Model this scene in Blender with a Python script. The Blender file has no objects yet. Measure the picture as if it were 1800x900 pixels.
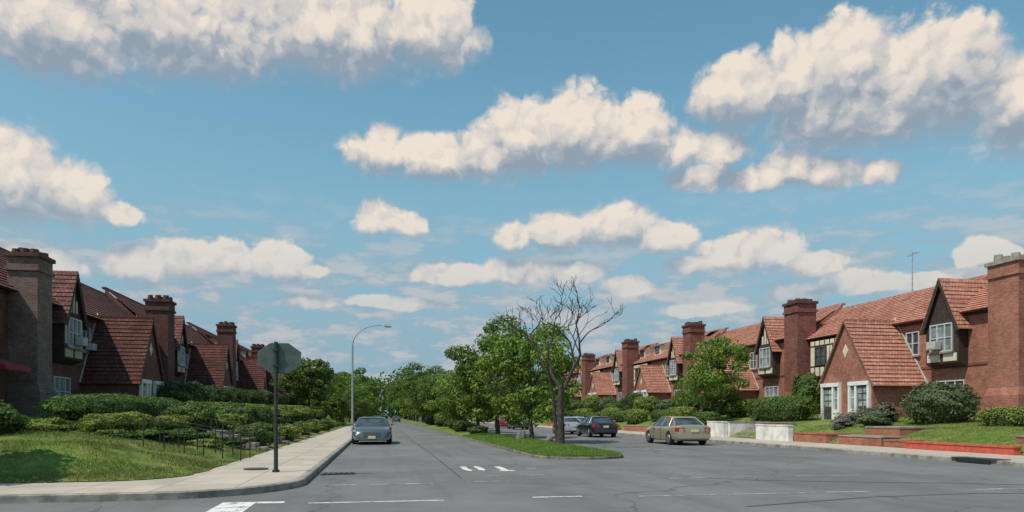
import bpy, bmesh, math, random
import numpy as np
from mathutils import Vector, Matrix, noise as mnoise

random.seed(7)
RNG = np.random.default_rng(7)
scene = bpy.context.scene
COL = scene.collection
scene.view_settings.view_transform = 'Standard'
scene.view_settings.look = 'None'
scene.view_settings.exposure = 0
rad = math.radians

# ------------------------------------------------------------ node helpers
def nd(nt, typ, ins=None, **props):
    n = nt.nodes.new(typ)
    for k, v in props.items():
        setattr(n, k, v)
    if ins:
        for k, v in ins.items():
            s = n.inputs[k]
            if isinstance(v, bpy.types.NodeSocket):
                nt.links.new(v, s)
            else:
                s.default_value = v
    return n

def mth(nt, op, a, b=None, c=None, clamp=False):
    n = nt.nodes.new('ShaderNodeMath'); n.operation = op; n.use_clamp = clamp
    for i, v in enumerate((a, b, c)):
        if v is None: continue
        if isinstance(v, bpy.types.NodeSocket): nt.links.new(v, n.inputs[i])
        else: n.inputs[i].default_value = v
    return n.outputs[0]

def vmth(nt, op, a, b=None, c=None):
    n = nt.nodes.new('ShaderNodeVectorMath'); n.operation = op
    for i, v in enumerate((a, b, c)):
        if v is None: continue
        if isinstance(v, bpy.types.NodeSocket): nt.links.new(v, n.inputs[i])
        else: n.inputs[i].default_value = v
    return n.outputs['Value'] if op in ('LENGTH', 'DOT_PRODUCT') else n.outputs[0]

def mixc(nt, f, a, b, blend='MIX'):
    n = nt.nodes.new('ShaderNodeMix'); n.data_type = 'RGBA'; n.blend_type = blend
    def st(s, v):
        if isinstance(v, bpy.types.NodeSocket): nt.links.new(v, s)
        elif isinstance(v, (tuple, list)): s.default_value = (v[0], v[1], v[2], 1)
        else: s.default_value = v
    st(n.inputs[0], f); st(n.inputs[6], a); st(n.inputs[7], b)
    return n.outputs[2]

def ramp(nt, f, p0, p1, smooth=True):
    n = nt.nodes.new('ShaderNodeMapRange'); n.interpolation_type = 'SMOOTHSTEP' if smooth else 'LINEAR'
    n.clamp = True
    nt.links.new(f, n.inputs[0]); n.inputs[1].default_value = p0; n.inputs[2].default_value = p1
    n.inputs[3].default_value = 0; n.inputs[4].default_value = 1
    return n.outputs[0]

def new_mat(name):
    m = bpy.data.materials.new(name); m.use_nodes = True
    nt = m.node_tree
    b = nt.nodes['Principled BSDF']
    return m, nt, b

def pos_noise(nt, scale, detail=4, rough=.6, vec=None):
    if vec is None:
        vec = nd(nt, 'ShaderNodeNewGeometry').outputs['Position']
    n = nd(nt, 'ShaderNodeTexNoise', {'Vector': vec, 'Scale': scale, 'Detail': detail, 'Roughness': rough})
    return n.outputs[0]

def plain(name, col, rough=.6, metal=0, var=.25, scale=3.0, bump=0.0, spec=.5):
    m, nt, b = new_mat(name)
    f = pos_noise(nt, scale, 5)
    c0 = tuple(c * (1 - var) for c in col); c1 = tuple(min(1, c * (1 + var)) for c in col)
    cc = mixc(nt, ramp(nt, f, .3, .7), c0, c1)
    nt.links.new(cc, b.inputs['Base Color'])
    b.inputs['Roughness'].default_value = rough
    b.inputs['Metallic'].default_value = metal
    b.inputs['Specular IOR Level'].default_value = spec
    if bump:
        bp = nd(nt, 'ShaderNodeBump', {'Strength': bump, 'Distance': .02, 'Height': pos_noise(nt, scale * 8, 4)})
        nt.links.new(bp.outputs[0], b.inputs['Normal'])
    return m

def wall_coords(nt):
    g = nd(nt, 'ShaderNodeNewGeometry')
    p = nd(nt, 'ShaderNodeSeparateXYZ', {0: g.outputs['Position']})
    n = nd(nt, 'ShaderNodeSeparateXYZ', {0: g.outputs['True Normal']})
    ax = mth(nt, 'ABSOLUTE', n.outputs[0]); ay = mth(nt, 'ABSOLUTE', n.outputs[1])
    f = mth(nt, 'GREATER_THAN', ay, ax)
    mix = nt.nodes.new('ShaderNodeMix'); mix.data_type = 'FLOAT'
    nt.links.new(f, mix.inputs[0]); nt.links.new(p.outputs[1], mix.inputs[2]); nt.links.new(p.outputs[0], mix.inputs[3])
    return nd(nt, 'ShaderNodeCombineXYZ', {0: mix.outputs[0], 1: p.outputs[2], 2: 0.0}).outputs[0]

def brick_mat(name, c1, c2, mortar, w=.22, h=.075, ms=.009, rough=.92, bump=.4, patch=.45):
    m, nt, b = new_mat(name)
    v = wall_coords(nt)
    br = nd(nt, 'ShaderNodeTexBrick', {'Vector': v, 'Color1': (*c1, 1), 'Color2': (*c2, 1), 'Mortar': (*mortar, 1),
                                       'Scale': 1.0, 'Mortar Size': ms, 'Mortar Smooth': .1, 'Bias': 0.0,
                                       'Brick Width': w, 'Row Height': h})
    f = pos_noise(nt, .9, 7, .7)
    f2 = pos_noise(nt, 7, 4, .7)
    f3 = pos_noise(nt, 3.2, 5, .7)
    c = mixc(nt, mth(nt, 'MULTIPLY', ramp(nt, f, .40, .66), patch), br.outputs[0], tuple(x * .38 for x in c1))
    c = mixc(nt, mth(nt, 'MULTIPLY', ramp(nt, f3, .48, .68), .35), c, tuple(x * .5 for x in c2))
    c = mixc(nt, mth(nt, 'MULTIPLY', ramp(nt, f2, .52, .72), .35), c, tuple(min(1, x * 1.5 + .02) for x in c2))
    nt.links.new(c, b.inputs['Base Color'])
    b.inputs['Roughness'].default_value = rough
    b.inputs['Specular IOR Level'].default_value = .2
    bp = nd(nt, 'ShaderNodeBump', {'Strength': bump, 'Distance': .02, 'Height': br.outputs[1]}, invert=True)
    nt.links.new(bp.outputs[0], b.inputs['Normal'])
    return m

M = {}
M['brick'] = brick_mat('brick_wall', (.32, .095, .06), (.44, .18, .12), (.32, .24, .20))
M['brick_shade'] = brick_mat('brick_wall_shaded', (.14, .05, .038), (.23, .095, .07), (.18, .14, .12))  # left row's brick, its shade put into a darker colour
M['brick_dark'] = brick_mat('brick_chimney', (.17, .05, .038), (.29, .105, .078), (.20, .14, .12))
M['brick_dark_shade'] = brick_mat('brick_chimney_dark', (.11, .042, .034), (.17, .07, .056), (.13, .10, .09))  # chimney brick copy with shade in its colour, used on caps too
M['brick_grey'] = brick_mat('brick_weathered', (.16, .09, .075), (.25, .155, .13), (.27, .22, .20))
M['brick_red'] = brick_mat('brick_low_wall', (.36, .10, .06), (.44, .17, .10), (.34, .22, .17))
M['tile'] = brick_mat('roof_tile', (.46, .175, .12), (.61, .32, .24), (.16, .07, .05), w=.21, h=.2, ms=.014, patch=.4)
M['tile_dark'] = brick_mat('roof_tile_dark', (.115, .042, .036), (.18, .078, .064), (.04, .018, .016), w=.21, h=.2, ms=.014, patch=.55)  # left porch tile, colour darkened to paint in the shade
M['tile_mid'] = brick_mat('roof_tile_maroon', (.17, .072, .06), (.27, .135, .115), (.06, .025, .022), w=.21, h=.2, ms=.014, patch=.5)  # maroon tile, colour also darkened to suit the shaded left row
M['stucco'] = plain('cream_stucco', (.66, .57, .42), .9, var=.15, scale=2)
M['stucco_shade'] = plain('shaded_cream_stucco', (.46, .41, .31), .9, var=.2, scale=2)  # cream stucco with the left row's shade put into its colour
M['timber'] = plain('dark_timber', (.045, .028, .02), .8, var=.4, scale=6)
M['white'] = plain('white_paint', (.76, .75, .70), .6, var=.1, scale=2)
M['whitewall'] = plain('whitewashed_wall', (.66, .64, .60), .85, var=.25, scale=1.5, bump=.3)
M['concrete'] = plain('concrete', (.40, .36, .30), .9, var=.2, scale=1.5, bump=.3)
M['oldstone'] = plain('mossy_old_stone', (.17, .145, .11), .95, var=.4, scale=3, bump=.6)
M['stone'] = plain('stone', (.28, .24, .20), .9, var=.3, scale=3, bump=.6)
M['boulder'] = plain('dark_boulder', (.15, .14, .13), .9, var=.4, scale=5, bump=.6)
M['framegrey'] = plain('window_frame_paint', (.50, .51, .50), .6, var=.12)
M['framebrown'] = plain('brown_frame_paint', (.10, .06, .045), .6, var=.3)
M['door'] = plain('dark_door', (.06, .065, .06), .4, var=.3)
M['metal'] = plain('galvanised_steel', (.42, .44, .44), .5, metal=.5, var=.1)
M['signback'] = plain('sign_back_metal', (.085, .115, .105), .5, metal=.2, var=.2, scale=6)
M['postgreen'] = plain('dark_green_post', (.025, .033, .03), .6, var=.3)
M['awning'] = plain('red_awning', (.30, .03, .035), .8, var=.2)
M['red'] = plain('red_enamel', (.46, .05, .035), .5)
M['redpaint'] = plain('red_painted_masonry', (.50, .09, .055), .8, var=.2, scale=4)
M['ac'] = plain('appliance_grey', (.45, .45, .43), .6)
M['black'] = plain('black_rubber', (.018, .018, .019), .7, var=.2)
M['blackiron'] = plain('cast_iron', (.05, .045, .04), .7, var=.3, scale=20)
M['bark'] = plain('bark', (.08, .065, .05), .95, var=.45, scale=9, bump=.8)
M['bark_grey'] = plain('dark_grey_bark', (.075, .062, .055), .95, var=.5, scale=9, bump=.8, spec=.1)

def glass_mat(name, base, rough=.08):
    m, nt, b = new_mat(name)
    f = pos_noise(nt, 1.3, 3)
    c = mixc(nt, ramp(nt, f, .4, .65), base, tuple(x * 2.2 + .01 for x in base))
    nt.links.new(c, b.inputs['Base Color'])
    b.inputs['Roughness'].default_value = rough
    b.inputs['IOR'].default_value = 1.6
    return m
M['glass'] = glass_mat('window_glass', (.03, .04, .05))
M['glass_curtain'] = glass_mat('window_glass_curtain', (.14, .16, .17))
M['glass_light'] = glass_mat('door_glass_light', (.22, .24, .24))
M['carglass'] = glass_mat('car_glass', (.03, .04, .045), .04)

# asphalt
m, nt, b = new_mat('asphalt'); M['asphalt'] = m
f1 = pos_noise(nt, .22, 6, .65); f2 = pos_noise(nt, 45, 3, .7); f3 = pos_noise(nt, 1.4, 5, .65)
geo = nd(nt, 'ShaderNodeNewGeometry')
sv = nd(nt, 'ShaderNodeVectorMath', {0: geo.outputs['Position'], 1: (1.0, .05, 1.0)}, operation='MULTIPLY')
f4 = pos_noise(nt, .9, 4, .6, sv.outputs[0])
c = mixc(nt, ramp(nt, f1, .35, .65), (.124, .119, .117), (.180, .173, .168))
c = mixc(nt, mth(nt, 'MULTIPLY', ramp(nt, f4, .45, .7), .45), c, (.085, .083, .083))
c = mixc(nt, mth(nt, 'MULTIPLY', ramp(nt, f3, .55, .75), .4), c, (.22, .21, .20))
c = mixc(nt, mth(nt, 'MULTIPLY', ramp(nt, f2, .45, .75), .5), c, (.25, .24, .23))
wv = nd(nt, 'ShaderNodeTexNoise', {'Vector': geo.outputs['Position'], 'Scale': .8, 'Detail': 3.0})
wp = vmth(nt, 'MULTIPLY_ADD', wv.outputs[1], (1.4, 1.4, 0), geo.outputs['Position'])
vo = nd(nt, 'ShaderNodeTexVoronoi', {'Vector': wp, 'Scale': .16}, feature='DISTANCE_TO_EDGE')
crk = mth(nt, 'SUBTRACT', 1.0, ramp(nt, vo.outputs[0], .002, .006))
c = mixc(nt, mth(nt, 'MULTIPLY', crk, .5), c, (.05, .05, .052))
nt.links.new(c, b.inputs['Base Color']); b.inputs['Roughness'].default_value = .88
bp = nd(nt, 'ShaderNodeBump', {'Strength': .5, 'Distance': .01, 'Height': f2}); nt.links.new(bp.outputs[0], b.inputs['Normal'])

# sidewalk
m, nt, b = new_mat('pavement_concrete'); M['pave'] = m
geo = nd(nt, 'ShaderNodeNewGeometry')
br = nd(nt, 'ShaderNodeTexBrick', {'Vector': geo.outputs['Position'], 'Color1': (.54, .455, .375, 1), 'Color2': (.43, .365, .30, 1),
        'Mortar': (.18, .15, .12, 1), 'Scale': 1.0, 'Mortar Size': .014, 'Brick Width': 1.45, 'Row Height': 1.45}, offset=0.0)
f = pos_noise(nt, .8, 6, .65)
c = mixc(nt, mth(nt, 'MULTIPLY', ramp(nt, f, .4, .66), .5), br.outputs[0], (.30, .255, .21))
c = mixc(nt, mth(nt, 'MULTIPLY', ramp(nt, pos_noise(nt, 30, 3), .5, .7), .25), c, (.55, .49, .41))
nt.links.new(c, b.inputs['Base Color']); b.inputs['Roughness'].default_value = .9
M['kerb'] = plain('kerb_concrete', (.26, .235, .205), .9, var=.4, scale=2.5, bump=.4)
M['kerb_worn'] = plain('worn_kerb_stone', (.17, .15, .125), .9, var=.5, scale=3.5, bump=.6)

# grass
def grass_mat(name, g0, g1, dry, dk=.5):
    m, nt, b = new_mat(name)
    f = pos_noise(nt, .5, 7, .75); f2 = pos_noise(nt, 12, 4, .7); f3 = pos_noise(nt, 1.8, 5, .7)
    c = mixc(nt, ramp(nt, f2, .3, .7), g0, g1)
    c = mixc(nt, mth(nt, 'MULTIPLY', ramp(nt, f, .44, .60), .78), c, dry)
    c = mixc(nt, mth(nt, 'MULTIPLY', ramp(nt, f3, .48, .62), dk), c, tuple(x * .5 for x in g0))
    nt.links.new(c, b.inputs['Base Color']); b.inputs['Roughness'].default_value = .95
    b.inputs['Specular IOR Level'].default_value = .1
    bp = nd(nt, 'ShaderNodeBump', {'Strength': .9, 'Distance': .06, 'Height': f2}); nt.links.new(bp.outputs[0], b.inputs['Normal'])
    return m
M['grass'] = grass_mat('lawn_grass', (.105, .165, .03), (.17, .235, .05), (.27, .24, .09), .6)
M['grass_med'] = grass_mat('median_grass', (.11, .18, .03), (.18, .26, .05), (.20, .22, .08))
M['ground'] = grass_mat('ground_earth', (.07, .10, .03), (.10, .13, .04), (.12, .11, .06))

m, nt, b = new_mat('worn_road_paint'); M['roadpaint'] = m
f = pos_noise(nt, 3.5, 6, .75)
c = mixc(nt, ramp(nt, f, .48, .62), (.72, .70, .66), (.21, .20, .195))
nt.links.new(c, b.inputs['Base Color']); b.inputs['Roughness'].default_value = .8
m, nt, b = new_mat('faded_road_paint'); M['fadedpaint'] = m
f = pos_noise(nt, 2.6, 7, .8)
c = mixc(nt, ramp(nt, f, .42, .58), (.46, .45, .43), (.17, .165, .16))
nt.links.new(c, b.inputs['Base Color']); b.inputs['Roughness'].default_value = .8
M['tar'] = plain('tar_seal', (.06, .06, .06), .6, var=.3, scale=2)

# foliage
def leaf_mat(name, dark, light, trans=.3):
    m, nt, b = new_mat(name)
    g = nd(nt, 'ShaderNodeNewGeometry')
    f = g.outputs['Random Per Island']
    oi = nd(nt, 'ShaderNodeObjectInfo').outputs['Random']
    n = pos_noise(nt, .9, 3)
    k = mth(nt, 'ADD', mth(nt, 'MULTIPLY', f, .5), mth(nt, 'MULTIPLY', ramp(nt, n, .35, .65), .5))
    c = mixc(nt, k, dark, light)
    c = mixc(nt, mth(nt, 'MULTIPLY', oi, .3), c, tuple(x * .6 for x in light))
    nt.links.new(c, b.inputs['Base Color']); b.inputs['Roughness'].default_value = .6
    b.inputs['Specular IOR Level'].default_value = .2
    tr = nd(nt, 'ShaderNodeBsdfTranslucent'); nt.links.new(c, tr.inputs[0])
    mx = nd(nt, 'ShaderNodeMixShader', {0: trans}); nt.links.new(b.outputs[0], mx.inputs[1]); nt.links.new(tr.outputs[0], mx.inputs[2])
    nt.links.new(mx.outputs[0], nt.nodes['Material Output'].inputs[0])
    return m
M['leaf'] = leaf_mat('tree_leaves', (.05, .09, .02), (.19, .275, .055), .3)
M['leaf_bright'] = leaf_mat('bright_leaves', (.075, .135, .022), (.28, .40, .07), .32)
M['leaf_dark'] = leaf_mat('dark_leaves', (.03, .055, .018), (.12, .18, .045))
M['leaf_hedge'] = leaf_mat('hedge_leaves', (.05, .09, .018), (.17, .255, .05), .2)
M['leaf_grey'] = leaf_mat('grey_shrub_leaves', (.06, .09, .04), (.18, .23, .11), .2)
M['leaf_yellow'] = leaf_mat('yellow_green_leaves', (.11, .16, .025), (.32, .39, .08), .25)
M['leaf_lav'] = leaf_mat('lavender_flowers', (.15, .13, .11), (.38, .31, .30), .2)
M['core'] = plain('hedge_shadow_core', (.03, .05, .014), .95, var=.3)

# ------------------------------------------------------------ mesh helpers
class MB:
    def __init__(s, T=None):
        s.v = []; s.f = []; s.m = []; s.T = T or (lambda a, b, c: (a, b, c))
    def poly(s, pts, m=0):
        i = len(s.v)
        s.v += [s.T(*p) for p in pts]
        s.f.append(tuple(range(i, i + len(pts)))); s.m.append(m)
    def hull(s, bot, top, m=0):
        i = len(s.v); n = len(bot)
        s.v += [s.T(*p) for p in bot] + [s.T(*p) for p in top]
        s.f.append(tuple(reversed(range(i, i + n)))); s.m.append(m)
        s.f.append(tuple(range(i + n, i + 2 * n))); s.m.append(m)
        for k in range(n):
            a = i + k; b_ = i + (k + 1) % n
            s.f.append((a, b_, b_ + n, a + n)); s.m.append(m)
    def box(s, x0, x1, y0, y1, z0, z1, m=0):
        s.hull([(x0, y0, z0), (x1, y0, z0), (x1, y1, z0), (x0, y1, z0)],
               [(x0, y0, z1), (x1, y0, z1), (x1, y1, z1), (x0, y1, z1)], m)
    def tube(s, pts, radii, seg=6, m=0, cap=True):
        pts = [Vector(p) for p in pts]
        rings = []
        for k, p in enumerate(pts):
            d = (pts[min(k + 1, len(pts) - 1)] - pts[max(k - 1, 0)])
            if d.length < 1e-6: d = Vector((0, 0, 1))
            d.normalize()
            a = d.cross(Vector((.13, .97, .21))).normalized(); b_ = d.cross(a)
            i = len(s.v)
            for q in range(seg):
                an = 2 * math.pi * q / seg
                s.v.append(s.T(*(p + (a * math.cos(an) + b_ * math.sin(an)) * radii[k])))
            rings.append(i)
        for k in range(len(rings) - 1):
            for q in range(seg):
                a = rings[k] + q; b_ = rings[k] + (q + 1) % seg
                c_ = rings[k + 1] + (q + 1) % seg; d_ = rings[k + 1] + q
                s.f.append((a, b_, c_, d_)); s.m.append(m)
        if cap:
            s.f.append(tuple(reversed(range(rings[0], rings[0] + seg)))); s.m.append(m)
            s.f.append(tuple(range(rings[-1], rings[-1] + seg))); s.m.append(m)
    def slope(s, A, B, C, D, rows, m=0, th=.07):
        A, B, C, D = map(Vector, (A, B, C, D))
        n = (B - A).cross(D - A).normalized()
        if n.z < 0: n = -n
        for k in range(rows):
            t0, t1 = k / rows, (k + 1) / rows
            a = A.lerp(D, t0); b_ = B.lerp(C, t0); c_ = B.lerp(C, t1); d_ = A.lerp(D, t1)
            s.poly([a + n * th, b_ + n * th, c_ + n * .012, d_ + n * .012], m)
            s.poly([a, b_, b_ + n * th, a + n * th], m)
            s.poly([a, a + n * th, d_ + n * .012, d_], m); s.poly([b_, b_ + n * th, c_ + n * .012, c_], m)

def mk(name, mb, mats, parent=None, smooth=False, ang=40, loc=None, label=None, recalc=True):
    me = bpy.data.meshes.new(name)
    me.from_pydata([tuple(v) for v in mb.v], [], mb.f)
    for mt in mats: me.materials.append(mt)
    if len(mats) > 1: me.polygons.foreach_set('material_index', mb.m)
    bm = bmesh.new(); bm.from_mesh(me)
    if recalc: bmesh.ops.recalc_face_normals(bm, faces=bm.faces)
    if smooth:
        for f in bm.faces: f.smooth = True
        for e in bm.edges:
            if len(e.link_faces) == 2 and e.calc_face_angle(0) > rad(ang): e.smooth = False
    bm.to_mesh(me); bm.free()
    o = bpy.data.objects.new(name, me); COL.objects.link(o)
    if parent: o.parent = parent
    if loc is not None: o.location = loc
    if label: o['label'] = label
    return o

def tag(o, label, cat, group=None):
    o['label'] = label; o['category'] = cat
    if group: o['group'] = group
    return o

def empty(name, loc, label, cat, group=None, rot=0):
    e = bpy.data.objects.new(name, None); e.empty_display_size = .3
    COL.objects.link(e); e.location = loc; e.rotation_euler = (0, 0, rot)
    return tag(e, label, cat, group)

def struct(o): o['kind'] = 'structure'; return o

# ------------------------------------------------------------ terrain
def prof(s, P):
    if s <= P[0][0]: return P[0][1]
    for (a, za), (b_, zb) in zip(P, P[1:]):
        if s <= b_:
            t = (s - a) / (b_ - a); t = t * t * (3 - 2 * t) * .5 + t * .5
            return za + (zb - za) * t
    return P[-1][1]
PL = [(0, .165), (.6, .27), (1.6, .48), (3.2, .90), (5, 1.10), (8, 1.28), (13, 1.6)]
PR = [(0, .165), (.35, .40), (1.2, .62), (2.6, .95), (5, 1.18), (9, 1.42)]
RC = 1.7
def edge_s(a, b_):
    if a < RC and b_ < RC: return RC - math.hypot(RC - a, RC - b_)
    return min(a, b_)
def zleft(x, y):
    a = -4.5 - x; b_ = y - 16.9; s = edge_s(a, b_)
    z = prof(s, PL)
    k = max(0, min(1, (s - 1.5) / 8))
    return z + k * min(1.3, max(0, y - 34) * .02) + .08 * mnoise.noise((x * .6, y * .6, 0)) * min(1, max(0, s))
def zright(x, y):
    a = x - 22.8; b_ = y - 15.9; s = edge_s(a, b_)
    z = prof(s, PR)
    k = max(0, min(1, (s - 1.5) / 6))
    return z + k * min(1.3, max(0, y - 31) * .02) + .06 * mnoise.noise((x * .8, y * .8, 3)) * min(1, max(0, s))

def terrain(name, x_edge, sgn, y_edge, zf):
    A = [i * .2 for i in range(16)] + [3.2 + .5 * i for i in range(22)] + [15, 20, 30, 50, 120, 400]
    B = [i * .2 for i in range(16)] + [3.2 + .6 * i for i in range(80)] + [52 + 3 * i for i in range(40)] + [180, 220, 300, 500]
    mb = MB(); nA = len(A)
    for b_ in B:
        for a in A:
            aa, bb = a, b_
            if a < RC and b_ < RC:
                d = math.hypot(RC - a, RC - b_)
                if d > RC:
                    aa = RC - (RC - a) / d * RC; bb = RC - (RC - b_) / d * RC
            wob = .14 * mnoise.noise((b_ * .9, a * .9, 9)) if a < .3 and b_ > RC else 0
            woy = .12 * mnoise.noise((a * .9, b_, 19)) if b_ < .3 and a > RC else 0
            x = x_edge + sgn * (aa + wob); y = y_edge + bb + woy
            mb.v.append((x, y, max(.16, zf(x, y))))
    for j in range(len(B) - 1):
        for i in range(nA - 1):
            k = j * nA + i
            mb.f.append((k, k + 1, k + nA + 1, k + nA)); mb.m.append(0)
    o = mk(name, mb, [M['grass']], smooth=True, ang=80)
    return struct(o)
terrain('lawn_terrain', -4.5, -1, 16.9, zleft)
terrain('lawn_terrain', 22.8, 1, 15.9, zright)

g = MB(); g.poly([(-1500, -600, -.06), (1500, -600, -.06), (1500, 2500, -.06), (-1500, 2500, -.06)])
struct(mk('ground', g, [M['ground']]))
r = MB()
r.poly([(-200, -60, 0), (200, -60, 0), (200, 16, 0), (-200, 16, 0)])
r.poly([(-3, 16, 0), (23, 16, 0), (23, 600, 0), (-3, 600, 0)])
struct(mk('road', r, [M['asphalt']]))

def arc(cx, cy, r_, a0, a1, n=12):
    return [(cx + r_ * math.cos(rad(a0 + (a1 - a0) * i / n)), cy + r_ * math.sin(rad(a0 + (a1 - a0) * i / n))) for i in range(n + 1)]
def kerb_and_slab(outer, inner, closing, zt, slabmat, slabname, kname='kerb', kmat='kerb'):
    mb = MB(); n = len(outer)
    for i in range(n - 1):
        j = i + 1
        a, b_ = outer[i], outer[j]; c_, d_ = inner[j], inner[i]
        mb.poly([(*a, -.05), (*b_, -.05), (*b_, zt - .02), (*a, zt - .02)])
        def mid(p, q): return (p[0] * .85 + q[0] * .15, p[1] * .85 + q[1] * .15)
        ma, mb2 = mid(a, d_), mid(b_, c_)
        mb.poly([(*a, zt - .02), (*b_, zt - .02), (*mb2, zt), (*ma, zt)])
        mb.poly([(*ma, zt), (*mb2, zt), (*c_, zt), (*d_, zt)])
    struct(mk(kname, mb, [M[kmat]], smooth=True, ang=50))
    s = MB(); s.poly([(*p, zt - .003) for p in inner + closing])
    return struct(mk(slabname, s, [slabmat]))
o = [(-1.73, 600)] + arc(-4.53, 17.13, 2.8, 0, -90) + [(-200, 14.33)]
i_ = [(-1.90, 600)] + arc(-4.53, 17.13, 2.63, 0, -90) + [(-200, 14.50)]
kerb_and_slab(o, i_, [(-200, 600)], .15, M['pave'], 'pavement')
o = [(19.4, 600)] + arc(22.4, 16.8, 3.0, 180, 270) + [(200, 13.8)]
i_ = [(19.57, 600)] + arc(22.4, 16.8, 2.83, 180, 270) + [(200, 13.97)]
kerb_and_slab(o, i_, [(200, 600)], .15, M['pave'], 'pavement')
MX, MW = 7.4, 1.75
def median_path(off):
    r_ = MW - off
    return [(MX - MW + off, 600)] + [(MX - MW + off, 26.4)] + arc(MX, 26.4, r_, 180, 360, 20)[1:] + [(MX + MW - off, 600)]
kerb_and_slab(median_path(0), median_path(.11), [], .10, M['kerb_worn'], 'median_base', kmat='kerb_worn')
mb = MB(); ys = [24.75, 24.85, 25.0, 25.4, 25.9, 26.4] + [27 + i * .7 for i in range(60)] + [70 + 10 * i for i in range(54)]
W = [-1, -.85, -.6, -.3, 0, .3, .6, .85, 1]
GW = MW - .07
def med_hw(y): return GW if y >= 26.4 else math.sqrt(max(.02, GW ** 2 - (26.4 - y) ** 2))
def med_z(w, y): return .108 + .17 * (1 - w * w) * min(1, max(0, (y - 24.6) / 2)) + .02 * mnoise.noise((w * 3, y * 1.3, 0)) * (1 - abs(w))
for y in ys:
    for w in W:
        hw = med_hw(y) + (.06 * mnoise.noise((y * 1.7, w, 4)) if abs(w) == 1 else 0)
        mb.v.append((MX + w * hw, y, med_z(w, y)))
for j in range(len(ys) - 1):
    for i in range(8):
        k = j * 9 + i; mb.f.append((k, k + 1, k + 10, k + 9)); mb.m.append(0)
struct(mk('median_grass', mb, [M['grass_med']], smooth=True, ang=80))

# markings
def marking(name, quads, mat, z=.004):
    mb = MB()
    for q in quads: mb.poly([(x, y, z) for x, y in q])
    return struct(mk(name, mb, [mat]))
def rect(x0, x1, y0, y1): return [(x0, y0), (x1, y0), (x1, y1), (x0, y1)]
marking('crosswalk_marking', [rect(-1.3, 1.15, 13.34, 13.44), rect(2.9, 3.9, 13.5, 13.61)], M['roadpaint'])
marking('crosswalk_marking', [rect(5.0, 10.2, 13.3, 13.40), rect(12.6, 14.6, 13.2, 13.32), rect(-1.3, 1.2, 16.7, 16.82), rect(1.9, 3.3, 17.0, 17.1),
                              rect(7.2, 9.6, 17.0, 17.1), rect(10.6, 12.6, 17.0, 17.1), rect(2.5, 4.3, 18.6, 18.7)], M['fadedpaint'])
marking('stop_line_marking', [rect(-2.85, -2.25, 11.0, 13.75), rect(-2.24, -1.75, 13.5, 13.75)], M['roadpaint'])
# worn STOP seen upside down: parts of O and T survive
def ring(cx, cy, w, h, t, n=20, skip=()):
    qs = []
    for i in range(n):
        if i in skip: continue
        a0, a1 = 2 * math.pi * i / n, 2 * math.pi * (i + 1) / n
        P = lambda a, k, kk: (cx + k * math.copysign(abs(math.cos(a)) ** .6, math.cos(a)), cy + kk * math.copysign(abs(math.sin(a)) ** .6, math.sin(a)))
        qs.append([P(a0, w, h), P(a1, w, h), P(a1, w - t, h - t * 1.9), P(a0, w - t, h - t * 1.9)])
    return qs
marking('stop_lettering_marking', ring(2.70, 21.3, .32, 1.05, .19, skip=(3, 4, 5, 6, 14, 15, 16)) + [rect(3.46, 3.66, 20.42, 21.9), rect(3.36, 3.80, 20.08, 20.41)], M['roadpaint'])
marking('stop_lettering_marking', [rect(4.3, 4.62, 20.9, 21.05)], M['fadedpaint'])
def seam(pts, w):
    qs = []
    for (a, b_) in zip(pts, pts[1:]):
        d = Vector((b_[0] - a[0], b_[1] - a[1])).normalized(); n = Vector((-d.y, d.x)) * w / 2
        qs.append([(a[0] - n.x, a[1] - n.y), (b_[0] - n.x, b_[1] - n.y), (b_[0] + n.x, b_[1] + n.y), (a[0] + n.x, a[1] + n.y)])
    return qs
marking('tar_seam', seam([(7.6, 17.4), (9.0, 16.2), (11, 15.3), (13.2, 14.6), (16, 13.2)], .1) + seam([(6.3, 11.5), (9.4, 12.4), (12.0, 12.6), (14.5, 12.0)], .09)
        + seam([(2.0, 18), (2.05, 30), (1.95, 45), (2.0, 80)], .05), M['tar'], .003)

mb = MB()
mb.box(-.45, .45, -.3, .3, 0, .012)
for i in range(6): mb.box(-.38 + .14 * i, -.32 + .14 * i, -.26, .26, .013, .03)
o = mk('drain_grate', mb, [M['blackiron']], loc=(-1.15, 19.9, .003)); tag(o, 'rusty cast iron drain grate in the asphalt by the kerb', 'drain')
mb = MB(); mb.box(-.05, .55, -.9, .9, -.02, .05, 0); mb.box(-.07, -.051, -.7, .7, -.09, .03, 1)
o = mk('catch_basin', mb, [M['blackiron'], M['black']], loc=(19.4, 20.5, .125)); tag(o, 'dark cast iron storm drain inlet set in the kerb', 'drain')
mb = MB(); mb.tube([(0, 0, 0), (0, 0, .03)], [.32, .32], 16)
o = mk('manhole_cover', mb, [M['blackiron']], loc=(-3.3, 20.0, .147)); tag(o, 'round rusty cover set in the concrete pavement', 'manhole cover')

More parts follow.
